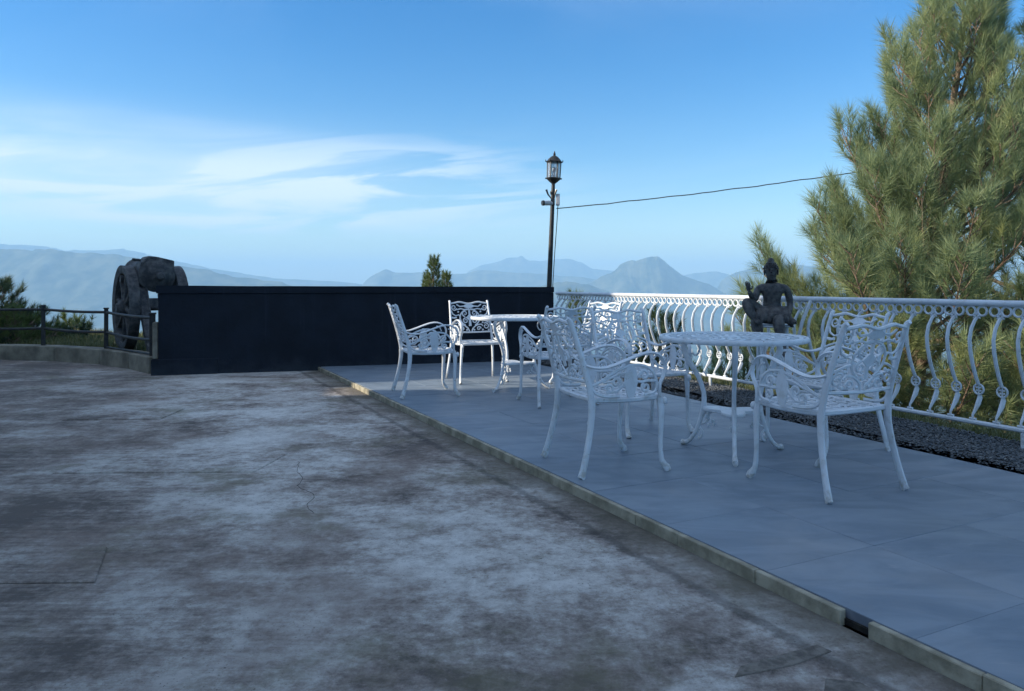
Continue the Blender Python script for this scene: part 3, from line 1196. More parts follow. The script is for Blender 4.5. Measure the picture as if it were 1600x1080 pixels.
def make_chair():
    root = empty('garden_chair')
    SZ = 0.435

    def bx(z):
        return -0.205 - 0.125 * ((max(z, 0.44) - 0.44) / 0.44) ** 1.25

    def by(z):
        return 0.246 - 0.016 * (z - 0.44) / 0.44

    # back posts
    for s in (-1, 1):
        m = MB()
        zs = [0.40, 0.46, 0.56, 0.66, 0.76, 0.84, 0.875, 0.893]
        pts = [(bx(z), s * by(z), z) for z in zs]
        pts[-1] = (bx(0.893) - 0.012, s * by(0.89), 0.890)
        m.tube(smooth_pts(pts, 2), interp_r([0.019, 0.019, 0.0175, 0.0165, 0.0155, 0.0145, 0.0155, 0.012], 2), 8, normal=(0, 1, 0), flat=0.0125)
        m.build('back_post', M_white, root)
    # rear legs
    for s in (-1, 1):
        m = MB()
        pts = [(-0.285, s * 0.282, 0.004), (-0.278, s * 0.280, 0.02), (-0.250, s * 0.272, 0.12), (-0.220, s * 0.260, 0.25), (-0.204, s * 0.250, 0.36), (-0.204, s * 0.247, 0.425)]
        m.tube(smooth_pts(pts, 2), interp_r([0.026, 0.022, 0.018, 0.0185, 0.021, 0.023], 2), 8, normal=(0, 1, 0), flat=0.0135)
        m.build('leg', M_white, root)
    # front legs
    for s in (-1, 1):
        m = MB()
        pts = [(0.272, s * 0.268, 0.006), (0.262, s * 0.266, 0.026), (0.236, s * 0.261, 0.065), (0.230, s * 0.257, 0.16), (0.236, s * 0.252, 0.28), (0.238, s * 0.247, 0.37), (0.228, s * 0.242, 0.43)]
        m.tube(smooth_pts(pts, 2), interp_r([0.020, 0.022, 0.0155, 0.0135, 0.0165, 0.021, 0.018], 2), 8, normal=(0, 1, 0), flat=interp_r([0.020, 0.019, 0.014, 0.0125, 0.0145, 0.018, 0.016], 2))
        m.ball((0.262, s * 0.247, 0.405), 0.021, 8, 5, (0.9, 0.8, 1.1))
        m.build('leg', M_white, root)
    # seat frame
    m = MB()
    fr = [(-0.19, -0.236), (-0.08, -0.240), (0.06, -0.246), (0.20, -0.244), (0.235, -0.225), (0.248, -0.12), (0.25, 0.0), (0.248, 0.12), (0.235, 0.225), (0.20, 0.244), (0.06, 0.246), (-0.08, 0.240), (-0.19, 0.236), (-0.205, 0.10), (-0.207, 0), (-0.205, -0.10)]
    m.tube([(x, y, SZ - 0.005 - 0.010 * math.cos(x * 7)) for x, y in fr], 0.012, 6, closed=True, normal=(0, 0, 1), flat=0.015)
    m.build('seat_frame', M_white, root)
    # pierced seat: interlaced rings and leaf bars
    m = MB()
    def sp(x, y):
        return (x, y, SZ - 0.014 * math.cos(y * 5.5) * math.cos((x - 0.02) * 5))
    nx, ny = 6, 7
    for i in range(nx):
        for j in range(ny):
            cx = -0.165 + 0.385 * i / (nx - 1)
            cy = -0.205 + 0.41 * j / (ny - 1)
            rr = 0.034
            a0 = (i * 1.3 + j * 2.1)
            m.tube([sp(cx + rr * math.cos(2 * PI * k / 10), cy + rr * math.sin(2 * PI * k / 10)) for k in range(10)], 0.0062, 4, closed=True, normal=(0, 0, 1), flat=0.004)
            m.tube([sp(cx + 0.03 * math.cos(a0 + q), cy + 0.03 * math.sin(a0 + q)) for q in (0, PI)], 0.009, 4, normal=(0, 0, 1), flat=0.004)
            if i < nx - 1 and j < ny - 1:
                dx, dy = 0.385 / (nx - 1) / 2, 0.41 / (ny - 1) / 2
                m.tube([sp(cx + dx - 0.022, cy + dy), sp(cx + dx, cy + dy), sp(cx + dx + 0.022, cy + dy)], [0.005, 0.012, 0.005], 4, normal=(0, 0, 1), flat=0.004)
                m.tube([sp(cx + dx, cy + dy - 0.022), sp(cx + dx, cy + dy), sp(cx + dx, cy + dy + 0.022)], [0.005, 0.012, 0.005], 4, normal=(0, 0, 1), flat=0.004)
    m.build('seat', M_white, root)

    # back: two rails and scrollwork
    def bp(y, z):
        return Vector((bx(z) - 0.018 * (1 - (y / 0.24) ** 2), y, z))
    nb = Vector((0.93, 0, 0.3)).normalized()
    m = MB()
    m.tube([bp(-0.235 + 0.47 * k / 18, 0.868 + 0.010 * math.cos(k / 18 * 4 * PI - PI) * (1 if 3 < k < 15 else 0.6)) for k in range(19)], 0.0105, 6, normal=nb, flat=0.010)
    m.build('back_rail', M_white, root)
    m = MB()
    m.tube([bp(-0.24 + 0.48 * k / 12, 0.535 - 0.006 * math.sin(PI * k / 12)) for k in range(13)], 0.010, 6, normal=nb, flat=0.009)
    m.build('back_rail', M_white, root)
    m = MB()
    def sc(pts, r=0.0075, f=0.006, closed=False):
        m.tube([bp(*p) for p in pts], r, 5, closed=closed, normal=nb, flat=f)
    def scroll(pts, r0=0.0085, r1=0.005, f=0.006):
        n = len(pts)
        m.tube([bp(*p) for p in pts], [r0 + (r1 - r0) * k / (n - 1) for k in range(n)], 5, normal=nb, flat=f)
    sc(arc((0, 0.695), 0.118, 0.098, R(-60), R(240), 22), 0.0085)
    for s in (-1, 1):
        scroll([(s * (p[0]), p[1]) for p in spiral((0.185, 0.815), 0.036, 0.008, R(200), 1.3)])
        scroll([(s * (p[0]), p[1]) for p in spiral((0.185, 0.598), 0.038, 0.008, R(120), 1.3, sgn=-1)])
        scroll([(s * (p[0]), p[1]) for p in spiral((0.056, 0.745), 0.036, 0.008, R(-90), 1.2)])
        scroll([(s * (p[0]), p[1]) for p in spiral((0.052, 0.662), 0.033, 0.008, R(90), 1.2, sgn=-1)])
        scroll([(s * (p[0]), p[1]) for p in spiral((0.10, 0.570), 0.026, 0.007, R(0), 1.15)])
        sc([(s * 0.222, 0.78), (s * 0.205, 0.74), (s * 0.17, 0.72), (s * 0.13, 0.73), (s * 0.112, 0.705)])
        sc([(s * 0.225, 0.64), (s * 0.19, 0.655), (s * 0.15, 0.67), (s * 0.115, 0.675)])
        sc([(s * 0.222, 0.70), (s * 0.19, 0.695), (s * 0.16, 0.70)], 0.011)
        sc([(s * 0.15, 0.85), (s * 0.11, 0.825), (s * 0.06, 0.83), (s * 0.02, 0.85)], 0.008)
        sc([(s * 0.15, 0.79), (s * 0.10, 0.80), (s * 0.06, 0.79), (s * 0.0, 0.80)], 0.007)
        sc([(s * 0.06, 0.60), (s * 0.03, 0.575), (s * 0.015, 0.54)], 0.008)
        sc([(s * 0.15, 0.60), (s * 0.13, 0.62), (s * 0.09, 0.615), (s * 0.06, 0.60)], 0.008)
        for yy, zz in ((0.145, 0.556), (0.045, 0.556), (0.215, 0.555), (0.135, 0.765), (0.15, 0.64)):
            m.ball(bp(s * yy, zz), 0.012, 6, 4, (0.6, 1, 1))
    # palmette in the middle
    scroll([(0, 0.60), (0, 0.66), (0, 0.70), (0, 0.76), (0, 0.80), (0, 0.862)], 0.017, 0.009, 0.008)
    m.prism([(-0.05, 0.695), (0, 0.655), (0.05, 0.695), (0, 0.74)], 0.010, lambda u, v, w: bp(u, v) + nb * w)
    m.prism([(-0.07, 0.826), (-0.03, 0.808), (0.03, 0.808), (0.07, 0.826), (0.03, 0.85), (-0.03, 0.85)], 0.010, lambda u, v, w: bp(u, v) + nb * w)
    m.build('back_scrollwork', M_white, root)

    # arms, each with its pierced side panel
    for s in (-1, 1):
        m = MB()
        def ay(x):
            return s * (0.243 + 0.032 * (1 - ((x - 0.03) / 0.27) ** 2))
        a_pts = [(-0.238, 0.625), (-0.19, 0.612), (-0.12, 0.612), (-0.03, 0.640), (0.06, 0.672), (0.14, 0.690), (0.205, 0.680), (0.252, 0.642), (0.264, 0.590), (0.248, 0.545), (0.226, 0.510), (0.222, 0.470), (0.228, 0.43)]
        pts = smooth_pts([(x, ay(min(x, 0.25)), z) for x, z in a_pts], 2)
        m.tube(pts, 0.0095, 6, normal=(0, 1, 0), flat=[0.0165] * (len(pts) - 7) + [0.015] * 7)
        arm = m.build('arm', M_white, root)
        m = MB()
        ny_ = Vector((0, 1, 0))
        def ap(x, z):
            return Vector((x, ay(x) * 0.985, z))
        def as_(pts, r=0.0085, f=0.006):
            m.tube([ap(*p) for p in pts], r, 5, normal=ny_, flat=f)
        as_(smooth_pts([(-0.222, 0.56), (-0.205, 0.50), (-0.17, 0.462), (-0.11, 0.448), (-0.04, 0.447)], 3), 0.010)
        as_(smooth_pts([(-0.205, 0.508), (-0.15, 0.535), (-0.09, 0.575), (-0.02, 0.606), (0.05, 0.622), (0.12, 0.615), (0.17, 0.585), (0.20, 0.535), (0.205, 0.485), (0.18, 0.456), (0.12, 0.448)], 2), 0.0095)
        m.tube([ap(0.03, z) for z in (0.438, 0.48, 0.52, 0.56, 0.60, 0.63)], [0.022, 0.036, 0.050, 0.046, 0.034, 0.014], 6, normal=ny_, flat=0.006)
        as_(spiral((-0.06, 0.525), 0.032, 0.008, R(-60), 1.2), 0.0085)
        as_(spiral((-0.10, 0.492), 0.026, 0.007, R(180), 1.2, sgn=-1), 0.009)
        as_(spiral((0.118, 0.560), 0.034, 0.008, R(200), 1.2, sgn=-1), 0.009)
        as_(spiral((0.128, 0.492), 0.030, 0.008, R(120), 1.2), 0.009)
        as_([(0.06, 0.53), (0.10, 0.525), (0.15, 0.53), (0.20, 0.525)], 0.009)
        as_([(0.0, 0.53), (-0.03, 0.50), (-0.06, 0.475), (-0.12, 0.47)], 0.011)
        as_([(0.0, 0.58), (-0.05, 0.57), (-0.10, 0.55), (-0.15, 0.53)], 0.008)
        as_([(0.215, 0.60), (0.20, 0.635), (0.165, 0.655)], 0.006)
        m.build('side_panel', M_white, arm)
        # seat bracket
    return root


CHAIRS = [
    # x, y, facing degrees, label
    ((-0.855, 7.33), 18, 'white cast iron armchair left of the far table, nearest the black wall corner, facing right', ),
    ((-0.395, 8.36), -70, 'white cast iron armchair behind the far table, its back against the black wall', ),
    ((0.405, 6.81), 110, 'white cast iron armchair right of the far table, mostly hidden behind the big near chair', ),
    ((0.80, 8.06), 222, 'white cast iron armchair at the back right of the far table, sunlit top rail', ),
    ((0.560, 4.455), 19, 'white cast iron armchair left of the near table, seen from behind at full length', ),
    ((0.960, 5.53), -67, 'white cast iron armchair between the near table and the far one, facing the viewer', ),
    ((1.690, 4.015), 116, 'white cast iron armchair right of the near table, closest to the viewer, rear legs splayed', ),
    ((2.075, 4.945), 203, 'white cast iron armchair right of the near table, beside the gravel, facing left', ),
]


def place_chairs():
    proto = make_chair()
    for k, (p, a, lab) in enumerate(CHAIRS):
        o = proto if k == 0 else copy_tree(proto)
        o.location = (p[0], p[1], TERR_Z)
        o.rotation_euler = (0, 0, R(a))
        tag(o, lab, 'chair', 'cast iron chairs round the two tables')


place_chairs()


def make_table():
    root = empty('garden_table')
    TZ = 0.745
    RR = 0.452
    m = MB()
    n = 48
    m.tube([(RR * math.cos(2 * PI * k / n), RR * math.sin(2 * PI * k / n), TZ - 0.008) for k in range(n)], 0.012, 8, closed=True, normal=(0, 0, 1), flat=0.017)
    m.build('rim', M_white, root)
    # pierced top
    m = MB()
    def ring(r, w):
        q = max(12, int(40 * r / 0.45) + 8)
        m.tube([(r * math.cos(2 * PI * k / q), r * math.sin(2 * PI * k / q), TZ) for k in range(q)], w, 4, closed=True, normal=(0, 0, 1), flat=0.005)
    for r, w in ((0.415, 0.016), (0.34, 0.011), (0.25, 0.014), (0.16, 0.011), (0.075, 0.016)):
        ring(r, w)
    for k in range(28):
        a = 2 * PI * k / 28
        for r0, r1, tw in ((0.40, 0.44, 0), (0.345, 0.41, 0.12), (0.26, 0.335, -0.16), (0.165, 0.25, 0.2), (0.08, 0.155, -0.3)):
            if r1 < 0.2 and k % 2:
                continue
            m.tube([(r0 * math.cos(a), r0 * math.sin(a), TZ), ((r0 + r1) / 2 * math.cos(a + tw * 0.6), (r0 + r1) / 2 * math.sin(a + tw * 0.6), TZ), (r1 * math.cos(a + tw), r1 * math.sin(a + tw), TZ)], [0.008, 0.017, 0.008], 4, normal=(0, 0, 1), flat=0.0045)
    m.lathe([(0.05, TZ - 0.005), (0.05, TZ + 0.005)], 16)
    m.build('tabletop', M_white, root)
    for q in range(3):
        a = R(16 + 120 * q)
        def P(r, z, off=0.0):
            return Vector((r * math.cos(a) - off * math.sin(a), r * math.sin(a) + off * math.cos(a), z))
        m = MB()
        nrm = (-math.sin(a), math.cos(a), 0)
        prof = [(0.30, 0.728), (0.345, 0.69), (0.352, 0.64), (0.31, 0.56), (0.245, 0.47), (0.205, 0.37), (0.205, 0.28), (0.225, 0.20), (0.255, 0.12), (0.295, 0.055), (0.335, 0.022), (0.37, 0.018)]
        m.tube(smooth_pts([P(r, z) for r, z in prof], 2), interp_r([0.014, 0.020, 0.022, 0.0185, 0.016, 0.0155, 0.0175, 0.016, 0.0145, 0.014, 0.0165, 0.020], 2), 8, normal=nrm, flat=interp_r([0.014, 0.018, 0.019, 0.016, 0.014, 0.014, 0.016, 0.014, 0.013, 0.013, 0.019, 0.017], 2))
        lg = m.build('leg', M_white, root)
        # cast leaf and berry cluster inside the knee
        m = MB()
        for k in range(9):
            z = 0.27 - 0.013 * k
            m.ball(P(0.185 - 0.004 * k + 0.02 * math.sin(k * 2.2), z - 0.02 * (k % 2), 0.012 * math.cos(k * 1.9)), 0.0125, 6, 4)
        m.tube(smooth_pts([P(0.205, 0.30), P(0.17, 0.25), P(0.175, 0.19), P(0.21, 0.165), P(0.235, 0.16)], 3), 0.008, 6)
        m.tube(smooth_pts([P(0.24, 0.14), P(0.215, 0.11), P(0.222, 0.075), P(0.245, 0.062)], 3), 0.008, 6)
        m.build('leaf_cluster', M_white, lg)
        m = MB()
        m.tube(smooth_pts([P(0.30, 0.72), P(0.25, 0.70), P(0.235, 0.65), P(0.26, 0.61), P(0.29, 0.625)], 3), 0.007, 6)
        m.build('scroll', M_white, lg)
    # three-cornered shelf with hollow sides
    m = MB()
    poly = []
    for k in range(48):
        a = 2 * PI * k / 48
        r = 0.145 + 0.058 * math.cos(3 * (a - R(16)))
        poly.append((r * math.cos(a), r * math.sin(a)))
    m.prism(poly, 0.022, lambda u, v, w: Vector((u, v, 0.268 + w)))
    m.build('shelf', M_white, root, bevel=0.003)
    return root


def place_tables():
    t = make_table()
    tag(t, 'round white cast iron table nearest the viewer, beside the gravel', 'table', 'round cast iron tables')
    t.location = (1.415, 4.745, TERR_Z)
    c = copy_tree(t)
    c.location = (0.03, 7.70, TERR_Z)
    c.rotation_euler = (0, 0, R(98))
    tag(c, 'round white cast iron table farther off, in front of the black wall', 'table', 'round cast iron tables')


place_tables()

# ------------------------------------------------------------------ statue on its stand
ST = Vector((2.33, 6.62))
SEAT_Z = 0.775


def build_statue():
    st = empty('plant_stand', (ST.x, ST.y, TERR_Z))
    tag(st, 'small white metal stand carrying the dark seated statue', 'stand')
    m = MB()
    zt = SEAT_Z - TERR_Z
    m.lathe([(0.0, zt - 0.022), (0.175, zt - 0.022), (0.19, zt - 0.014), (0.19, zt - 0.004), (0.18, zt), (0.0, zt)], 28)
    m.build('top', M_white, st)
    for k in range(4):
        a = R(35 + 90 * k)
        m = MB()
        m.tube([(0.15 * math.cos(a), 0.15 * math.sin(a), zt - 0.02), (0.15 * math.cos(a), 0.15 * math.sin(a), 0.3), (0.17 * math.cos(a), 0.17 * math.sin(a), 0.0)], 0.014, 8)
        m.build('leg', M_white, st)
    m = MB()
    m.tube([(0.152 * math.cos(2 * PI * k / 24), 0.152 * math.sin(2 * PI * k / 24), 0.22) for k in range(24)], 0.008, 6, closed=True)
    m.build('stretcher', M_white, st)

    root = empty('statue', (ST.x, ST.y, SEAT_Z), R(-18))
    tag(root, 'dark seated statue with raised hand and topknot on a white stand', 'statue')
    # skeleton: joints (screen x, depth, height above seat) and radii
    J, E, RAD = [], [], []
    def jt(p, r, frm=None):
        J.append(p)
        RAD.append(r if isinstance(r, tuple) else (r, r))
        if frm is not None:
            E.append((frm, len(J) - 1))
        return len(J) - 1
    pel = jt((0, 0.02, 0.075), (0.105, 0.075))
    wai = jt((0, 0.015, 0.165), (0.072, 0.056), pel)
    rib = jt((0, 0.01, 0.245), (0.088, 0.062), wai)
    che = jt((0, 0.01, 0.310), (0.092, 0.060), rib)
    nek = jt((-0.004, 0.0, 0.372), (0.040, 0.038), che)
    nek2 = jt((-0.006, -0.006, 0.405), (0.036, 0.036), nek)
    hd0 = jt((-0.008, -0.014, 0.440), (0.050, 0.056), nek2)
    hd1 = jt((-0.009, -0.010, 0.485), (0.054, 0.062), hd0)
    hd2 = jt((-0.010, -0.004, 0.520), (0.042, 0.046), hd1)
    tk1 = jt((-0.010, 0.0, 0.558), (0.034, 0.034), hd2)
    tk2 = jt((-0.010, 0.0, 0.600), (0.020, 0.020), tk1)
    # arms: a = viewer's left (raised), b = viewer's right (resting)
    sa = jt((-0.118, 0.012, 0.325), 0.042, che)
    ea = jt((-0.150, -0.055, 0.215), 0.032, sa)
    ea2 = jt((-0.172, -0.125, 0.245), 0.027, ea)
    ha = jt((-0.198, -0.175, 0.300), 0.021, ea2)
    sb = jt((0.122, 0.012, 0.325), 0.042, che)
    eb = jt((0.152, 0.015, 0.205), 0.031, sb)
    eb2 = jt((0.146, -0.035, 0.125), 0.026, eb)
    hb = jt((0.128, -0.090, 0.072), 0.021, eb2)
    # raised leg (viewer's left) and hanging leg
    l1 = jt((-0.085, -0.03, 0.075), 0.075, pel)
    k1 = jt((-0.225, -0.130, 0.215), 0.056, l1)
    c1 = jt((-0.190, -0.165, 0.115), 0.045, k1)
    f1 = jt((-0.130, -0.178, 0.035), 0.030, c1)
    t1 = jt((-0.115, -0.235, 0.020), 0.022, f1)
    l2 = jt((0.065, -0.05, 0.070), 0.074, pel)
    k2 = jt((0.045, -0.215, 0.045), 0.056, l2)
    c2 = jt((0.060, -0.235, -0.07), 0.046, k2)
    a2 = jt((0.085, -0.225, -0.205), 0.030, c2)
    f2 = jt((0.095, -0.270, -0.245), 0.028, a2)
    t2 = jt((0.100, -0.315, -0.258), 0.020, f2)
    me = bpy.data.meshes.new('body_skeleton')
    me.from_pydata(J, E, [])
    tmp = bpy.data.objects.new('body_skeleton', me)
    C.objects.link(tmp)
    mod = tmp.modifiers.new('skin', 'SKIN')
    sub = tmp.modifiers.new('sub', 'SUBSURF')
    sub.levels = sub.render_levels = 2
    if not me.skin_vertices:
        bm = bmesh.new()
        bm.from_mesh(me)
        bm.verts.layers.skin.verify()
        bm.to_mesh(me)
        bm.free()
    for i, sv in enumerate(me.skin_vertices[0].data):
        sv.radius = RAD[i]
        sv.use_root = (i == 0)
    dg = bpy.context.evaluated_depsgraph_get()
    body = bpy.data.meshes.new_from_object(tmp.evaluated_get(dg))
    bpy.data.objects.remove(tmp)
    body.name = 'body'
    body.materials.clear()
    body.materials.append(M_statue)
    body.polygons.foreach_set('use_smooth', [True] * len(body.polygons))
    link_obj('body', body, root)
    # face: brow, nose, mouth, ears, eyes
    f = MB()
    hx, hy, hz = -0.009, -0.072, 0.462
    f.tube([(hx, hy - 0.001, hz + 0.028), (hx, hy - 0.010, hz + 0.006), (hx, hy - 0.004, hz - 0.002)], [0.006, 0.010, 0.008], 6)
    for s in (-1, 1):
        f.ball((hx + s * 0.020, hy + 0.006, hz + 0.020), 0.008, 6, 4, (1.4, 0.7, 0.7))
        f.tube([(hx + s * 0.006, hy, hz + 0.032), (hx + s * 0.022, hy + 0.002, hz + 0.036), (hx + s * 0.036, hy + 0.014, hz + 0.030)], 0.0045, 5)
        f.ball((hx + s * 0.056, hy + 0.066, hz + 0.006), 0.020, 6, 5, (0.45, 0.7, 1.5))
    f.tube([(hx - 0.015, hy + 0.006, hz - 0.018), (hx, hy + 0.000, hz - 0.016), (hx + 0.015, hy + 0.006, hz - 0.018)], 0.006, 6)
    f.build('face', M_statue, root)
    # rows of hair curls and the topknot band
    h = MB()
    for row in range(4):
        zz = 0.500 + row * 0.015
        rr = [0.061, 0.055, 0.046, 0.037][row]
        nn_ = 16 - row * 2
        for k in range(nn_):
            a = 2 * PI * (k + 0.5 * (row % 2)) / nn_
            if row == 0 and math.sin(a) < -0.75:
                continue
            h.ball((-0.010 + rr * math.cos(a), -0.006 + rr * 1.05 * math.sin(a), zz), 0.0095, 6, 4)
    h.tube([(-0.010 + 0.032 * math.cos(2 * PI * k / 14), 0.032 * math.sin(2 * PI * k / 14), 0.548) for k in range(14)], 0.006, 5, closed=True)
    h.build('hair', M_statue, root)
    # hands with fingers
    def hand(base, fwd, up, side, thumb, name):
        g = MB()
        b0, fw, u, sd = Vector(base), Vector(fwd).normalized(), Vector(up).normalized(), Vector(side).normalized()
        g.tube([b0, b0 + fw * 0.022, b0 + fw * 0.044], [0.017, 0.022, 0.019], 8, normal=u, flat=0.010)
        for q, (off, ln) in enumerate(((-0.0165, 0.036), (-0.0055, 0.043), (0.0055, 0.040), (0.0165, 0.031))):
            s0 = b0 + fw * 0.042 + sd * off
            g.tube([s0, s0 + fw * ln * 0.4 + u * 0.001, s0 + fw * ln * 0.75 - u * 0.003, s0 + fw * ln - u * 0.010], [0.0058, 0.0055, 0.005, 0.0038], 6)
        s0 = b0 + fw * 0.012 + sd * thumb * 0.018
        g.tube([s0, s0 + sd * thumb * 0.014 + fw * 0.014, s0 + sd * thumb * 0.018 + fw * 0.031 - u * 0.006], [0.0075, 0.0065, 0.0045], 6)
        g.build(name, M_statue, root)
    hand((-0.198, -0.178, 0.302), (-0.15, -0.1, 1), (0.1, -1, -0.1), (1, 0, 0), 1, 'hand')
    hand((0.128, -0.092, 0.070), (-0.2, -0.9, -0.25), (0, -0.2, 1), (1, 0, 0), -1, 'hand')
    # skirt cloth lying over thighs and hanging over the stand
    k = MB()
    def cloth(rows, name):
        n = len(rows[0])
        mb = MB()
        vs = [Vector(p) for r_ in rows for p in r_]
        fs = []
        for i in range(len(rows) - 1):
            for j in range(n - 1):
                fs.append((i * n + j, i * n + j + 1, (i + 1) * n + j + 1, (i + 1) * n + j))
        mb.add(vs, fs)
        o = mb.build(name, M_statue, root)
        md = o.modifiers.new('thick', 'SOLIDIFY')
        md.thickness = 0.012
        md.offset = 1
        return o
    rows = []
    for i in range(7):
        u = i / 6
        row = []
        for j in range(15):
            v = j / 14 * 2 - 1
            x = v * (0.128 + 0.04 * u) + 0.005
            y = -0.075 - 0.115 * min(u * 1.6, 1) - 0.012 * math.sin(j * 2.3) * u
            z = 0.155 - 0.03 * u - 0.13 * max(0, u - 0.35) + 0.012 * math.sin(j * 1.7 + 1) * u - 0.05 * abs(v) * u
            row.append((x, y, z))
        rows.append(row)
    cloth(rows, 'skirt')
    k.tube([(0.11 * math.cos(a_), 0.02 + 0.082 * math.sin(a_), 0.135 + 0.006 * math.sin(a_ * 3)) for a_ in [2 * PI * q / 20 for q in range(20)]], 0.012, 6, closed=True)
    k.build('sash', M_statue, root)
    # folds hanging at both sides of the seat
    d = MB()
    for q in range(5):
        x = -0.165 + 0.018 * q
        d.tube([(x, -0.165, 0.075), (x - 0.005, -0.196, 0.02), (x + 0.004, -0.205, -0.055 - 0.012 * (q % 3))], [0.014, 0.016, 0.010], 6)
    d.build('drapery', M_statue, root)
    d = MB()
    for q in range(4):
        x = 0.125 + 0.018 * q
        d.tube([(x - 0.02, -0.05, 0.06), (x + 0.004, -0.12, 0.035), (x + 0.008, -0.175, 0.010 + 0.004 * q)], [0.014, 0.016, 0.012], 6)
    d.build('drapery', M_statue, root)


build_statue()

# ------------------------------------------------------------------ cannon


def build_cannon():
    axle = Vector((-0.78, -0.62)).normalized()      # towards the near wheel
    fw = Vector((-axle.y, axle.x))                   # muzzle end; make it point away
    if fw.y < 0:
        fw = -fw
    c = Vector((-5.47, 11.18))
    root = empty('cannon', (c.x, c.y, 0.155))
    root.rotation_euler = (0, 0, math.atan2(fw.y, fw.x))   # local x = muzzle, local y = left
    tag(root, 'old weathered cannon on spoked wheels beyond the black wall end', 'cannon')
    Rw = 0.632
    # near wheel is at +y or -y of local frame
    ysgn = 1 if (Vector((-fw.y, fw.x)).dot(axle) > 0) else -1
    for s in (-1, 1):
        y = s * 0.335
        mx = Matrix.Translation((0, y, Rw)) @ Matrix.Rotation(R(90), 4, 'X')
        m = MB()
        # felloe: heavy ring with raised outer edges
        seg = 40
        prof = [(Rw - 0.115, -0.055), (Rw - 0.02, -0.075), (Rw, -0.07), (Rw - 0.006, 0.0), (Rw, 0.07), (Rw - 0.02, 0.075), (Rw - 0.115, 0.055)]
        vs, fs = [], []
        for k in range(seg):
            a = 2 * PI * k / seg
            for r_, w in prof:
                vs.append(mx @ Vector((r_ * math.cos(a), r_ * math.sin(a), w)))
        n = len(prof)
        for k in range(seg):
            k2 = (k + 1) % seg
            for i in range(n):
                i2 = (i + 1) % n
                fs.append((k * n + i, k * n + i2, k2 * n + i2, k2 * n + i))
        m.add(vs, fs)
        w = m.build('wheel', M_cannon, root)
        for k in range(8):
            a = 2 * PI * k / 8 + 0.2
            m = MB()
            m.tube([mx @ Vector((0.09 * math.cos(a), 0.09 * math.sin(a), 0)), mx @ Vector((0.3 * math.cos(a), 0.3 * math.sin(a), 0)), mx @ Vector(((Rw - 0.10) * math.cos(a), (Rw - 0.10) * math.sin(a), 0))], [0.045, 0.032, 0.042], 6)
            m.build('spoke', M_cannon, w)
        m = MB()
        m.lathe([(0.0, -0.13), (0.07, -0.13), (0.075, -0.11), (0.12, -0.07), (0.125, 0.07), (0.075, 0.11), (0.07, 0.13), (0.0, 0.13)], 20, mx)
        m.build('hub', M_cannon, w)
    m = MB()
    m.tube([(0, -0.46, Rw), (0, 0.46, Rw)], 0.05, 10)
    m.build('axle', M_cannon, root)
    # barrel, breech end towards the yard (local -x), tilted a little
    tilt = Matrix.Translation((0, 0, 1.14)) @ Matrix.Rotation(R(90 - 4), 4, 'Y')
    m = MB()
    prof = [(0.0, -0.66), (0.045, -0.655), (0.062, -0.62), (0.055, -0.585), (0.04, -0.56), (0.10, -0.535), (0.17, -0.50), (0.215, -0.46), (0.245, -0.45), (0.25, -0.40), (0.245, -0.385), (0.228, -0.38), (0.222, -0.20), (0.235, -0.19), (0.235, -0.14), (0.212, -0.13), (0.195, 0.15), (0.21, 0.16), (0.21, 0.20), (0.188, 0.21), (0.16, 0.75), (0.19, 0.82), (0.195, 0.88), (0.16, 0.90), (0.10, 0.90), (0.095, 0.6), (0.0, 0.6)]
    m.lathe(prof, 28, tilt)
    br = m.build('barrel', M_cannon, root)
    m = MB()
    m.tube([(0.05, -0.40, 1.06), (0.05, 0.40, 1.06)], 0.055, 12)
    m.build('trunnion', M_cannon, br)
    m = MB()
    bk = [(0.26, -0.14), (0.248, 0.05), (0.212, 0.17), (0.12, 0.26), (0.0, 0.25), (-0.235, 0.195), (-0.228, 0.0), (-0.205, -0.14), (-0.12, -0.25), (0.14, -0.25)]
    m.prism(bk, 0.34, lambda u, v, w: Vector((-0.27 + w, u, 1.14 + v * 0.98)))
    m.build('breech_block', M_cannon, br, smooth=False, bevel=0.014)
    for q in range(3):
        m = MB()
        m.tube([(-0.445, 0.19 * math.cos(a_) * (1 - 0.25 * q), 1.10 - 0.02 * q + 0.17 * math.sin(a_) * (1 - 0.25 * q)) for a_ in [PI + PI * t_ / 12 for t_ in range(13)]], 0.016, 6)
        m.build('moulding', M_cannon, br)
    m = MB()
    m.tube([(-0.40, ysgn * 0.22, 1.33), (-0.42, ysgn * 0.33, 1.34)], 0.020, 6)
    m.build('sight_pin', M_cannon, br)
    # carriage cheeks sweep down and back to the ground
    for s in (-1, 1):
        m = MB()
        y = s * 0.20
        top = [(0.22, 1.03), (0.05, 1.08), (-0.12, 1.04), (-0.32, 0.98), (-0.48, 0.90), (-0.60, 0.70), (-0.78, 0.42), (-0.98, 0.16), (-1.12, 0.05), (-1.16, 0.0)]
        bot = [(-1.0, 0.0), (-0.90, 0.04), (-0.72, 0.24), (-0.56, 0.44), (-0.40, 0.52), (-0.15, 0.56), (0.10, 0.58), (0.24, 0.80)]
        m.prism(top + bot, 0.095, lambda u, v, w: Vector((u, y + w, v)))
        ck = m.build('cheek', M_cannon, root, smooth=False, bevel=0.012)
        m = MB()
        for side in (-1, 1):
            yy = y + side * 0.050
            for cx, cz, r0 in ((-0.42, 0.76, 0.09), (-0.60, 0.52, 0.07), (-0.78, 0.29, 0.06), (-0.10, 0.82, 0.10)):
                m.tube([(p[0], yy, p[1]) for p in spiral((cx, cz), r0, 0.02, R(30), 1.3)], 0.012, 5, normal=(0, 1, 0), flat=0.012)
            m.tube([(p[0], yy, p[1]) for p in top[3:9]], 0.014, 5)
        m.build('carving', M_cannon, ck)
    m = MB()
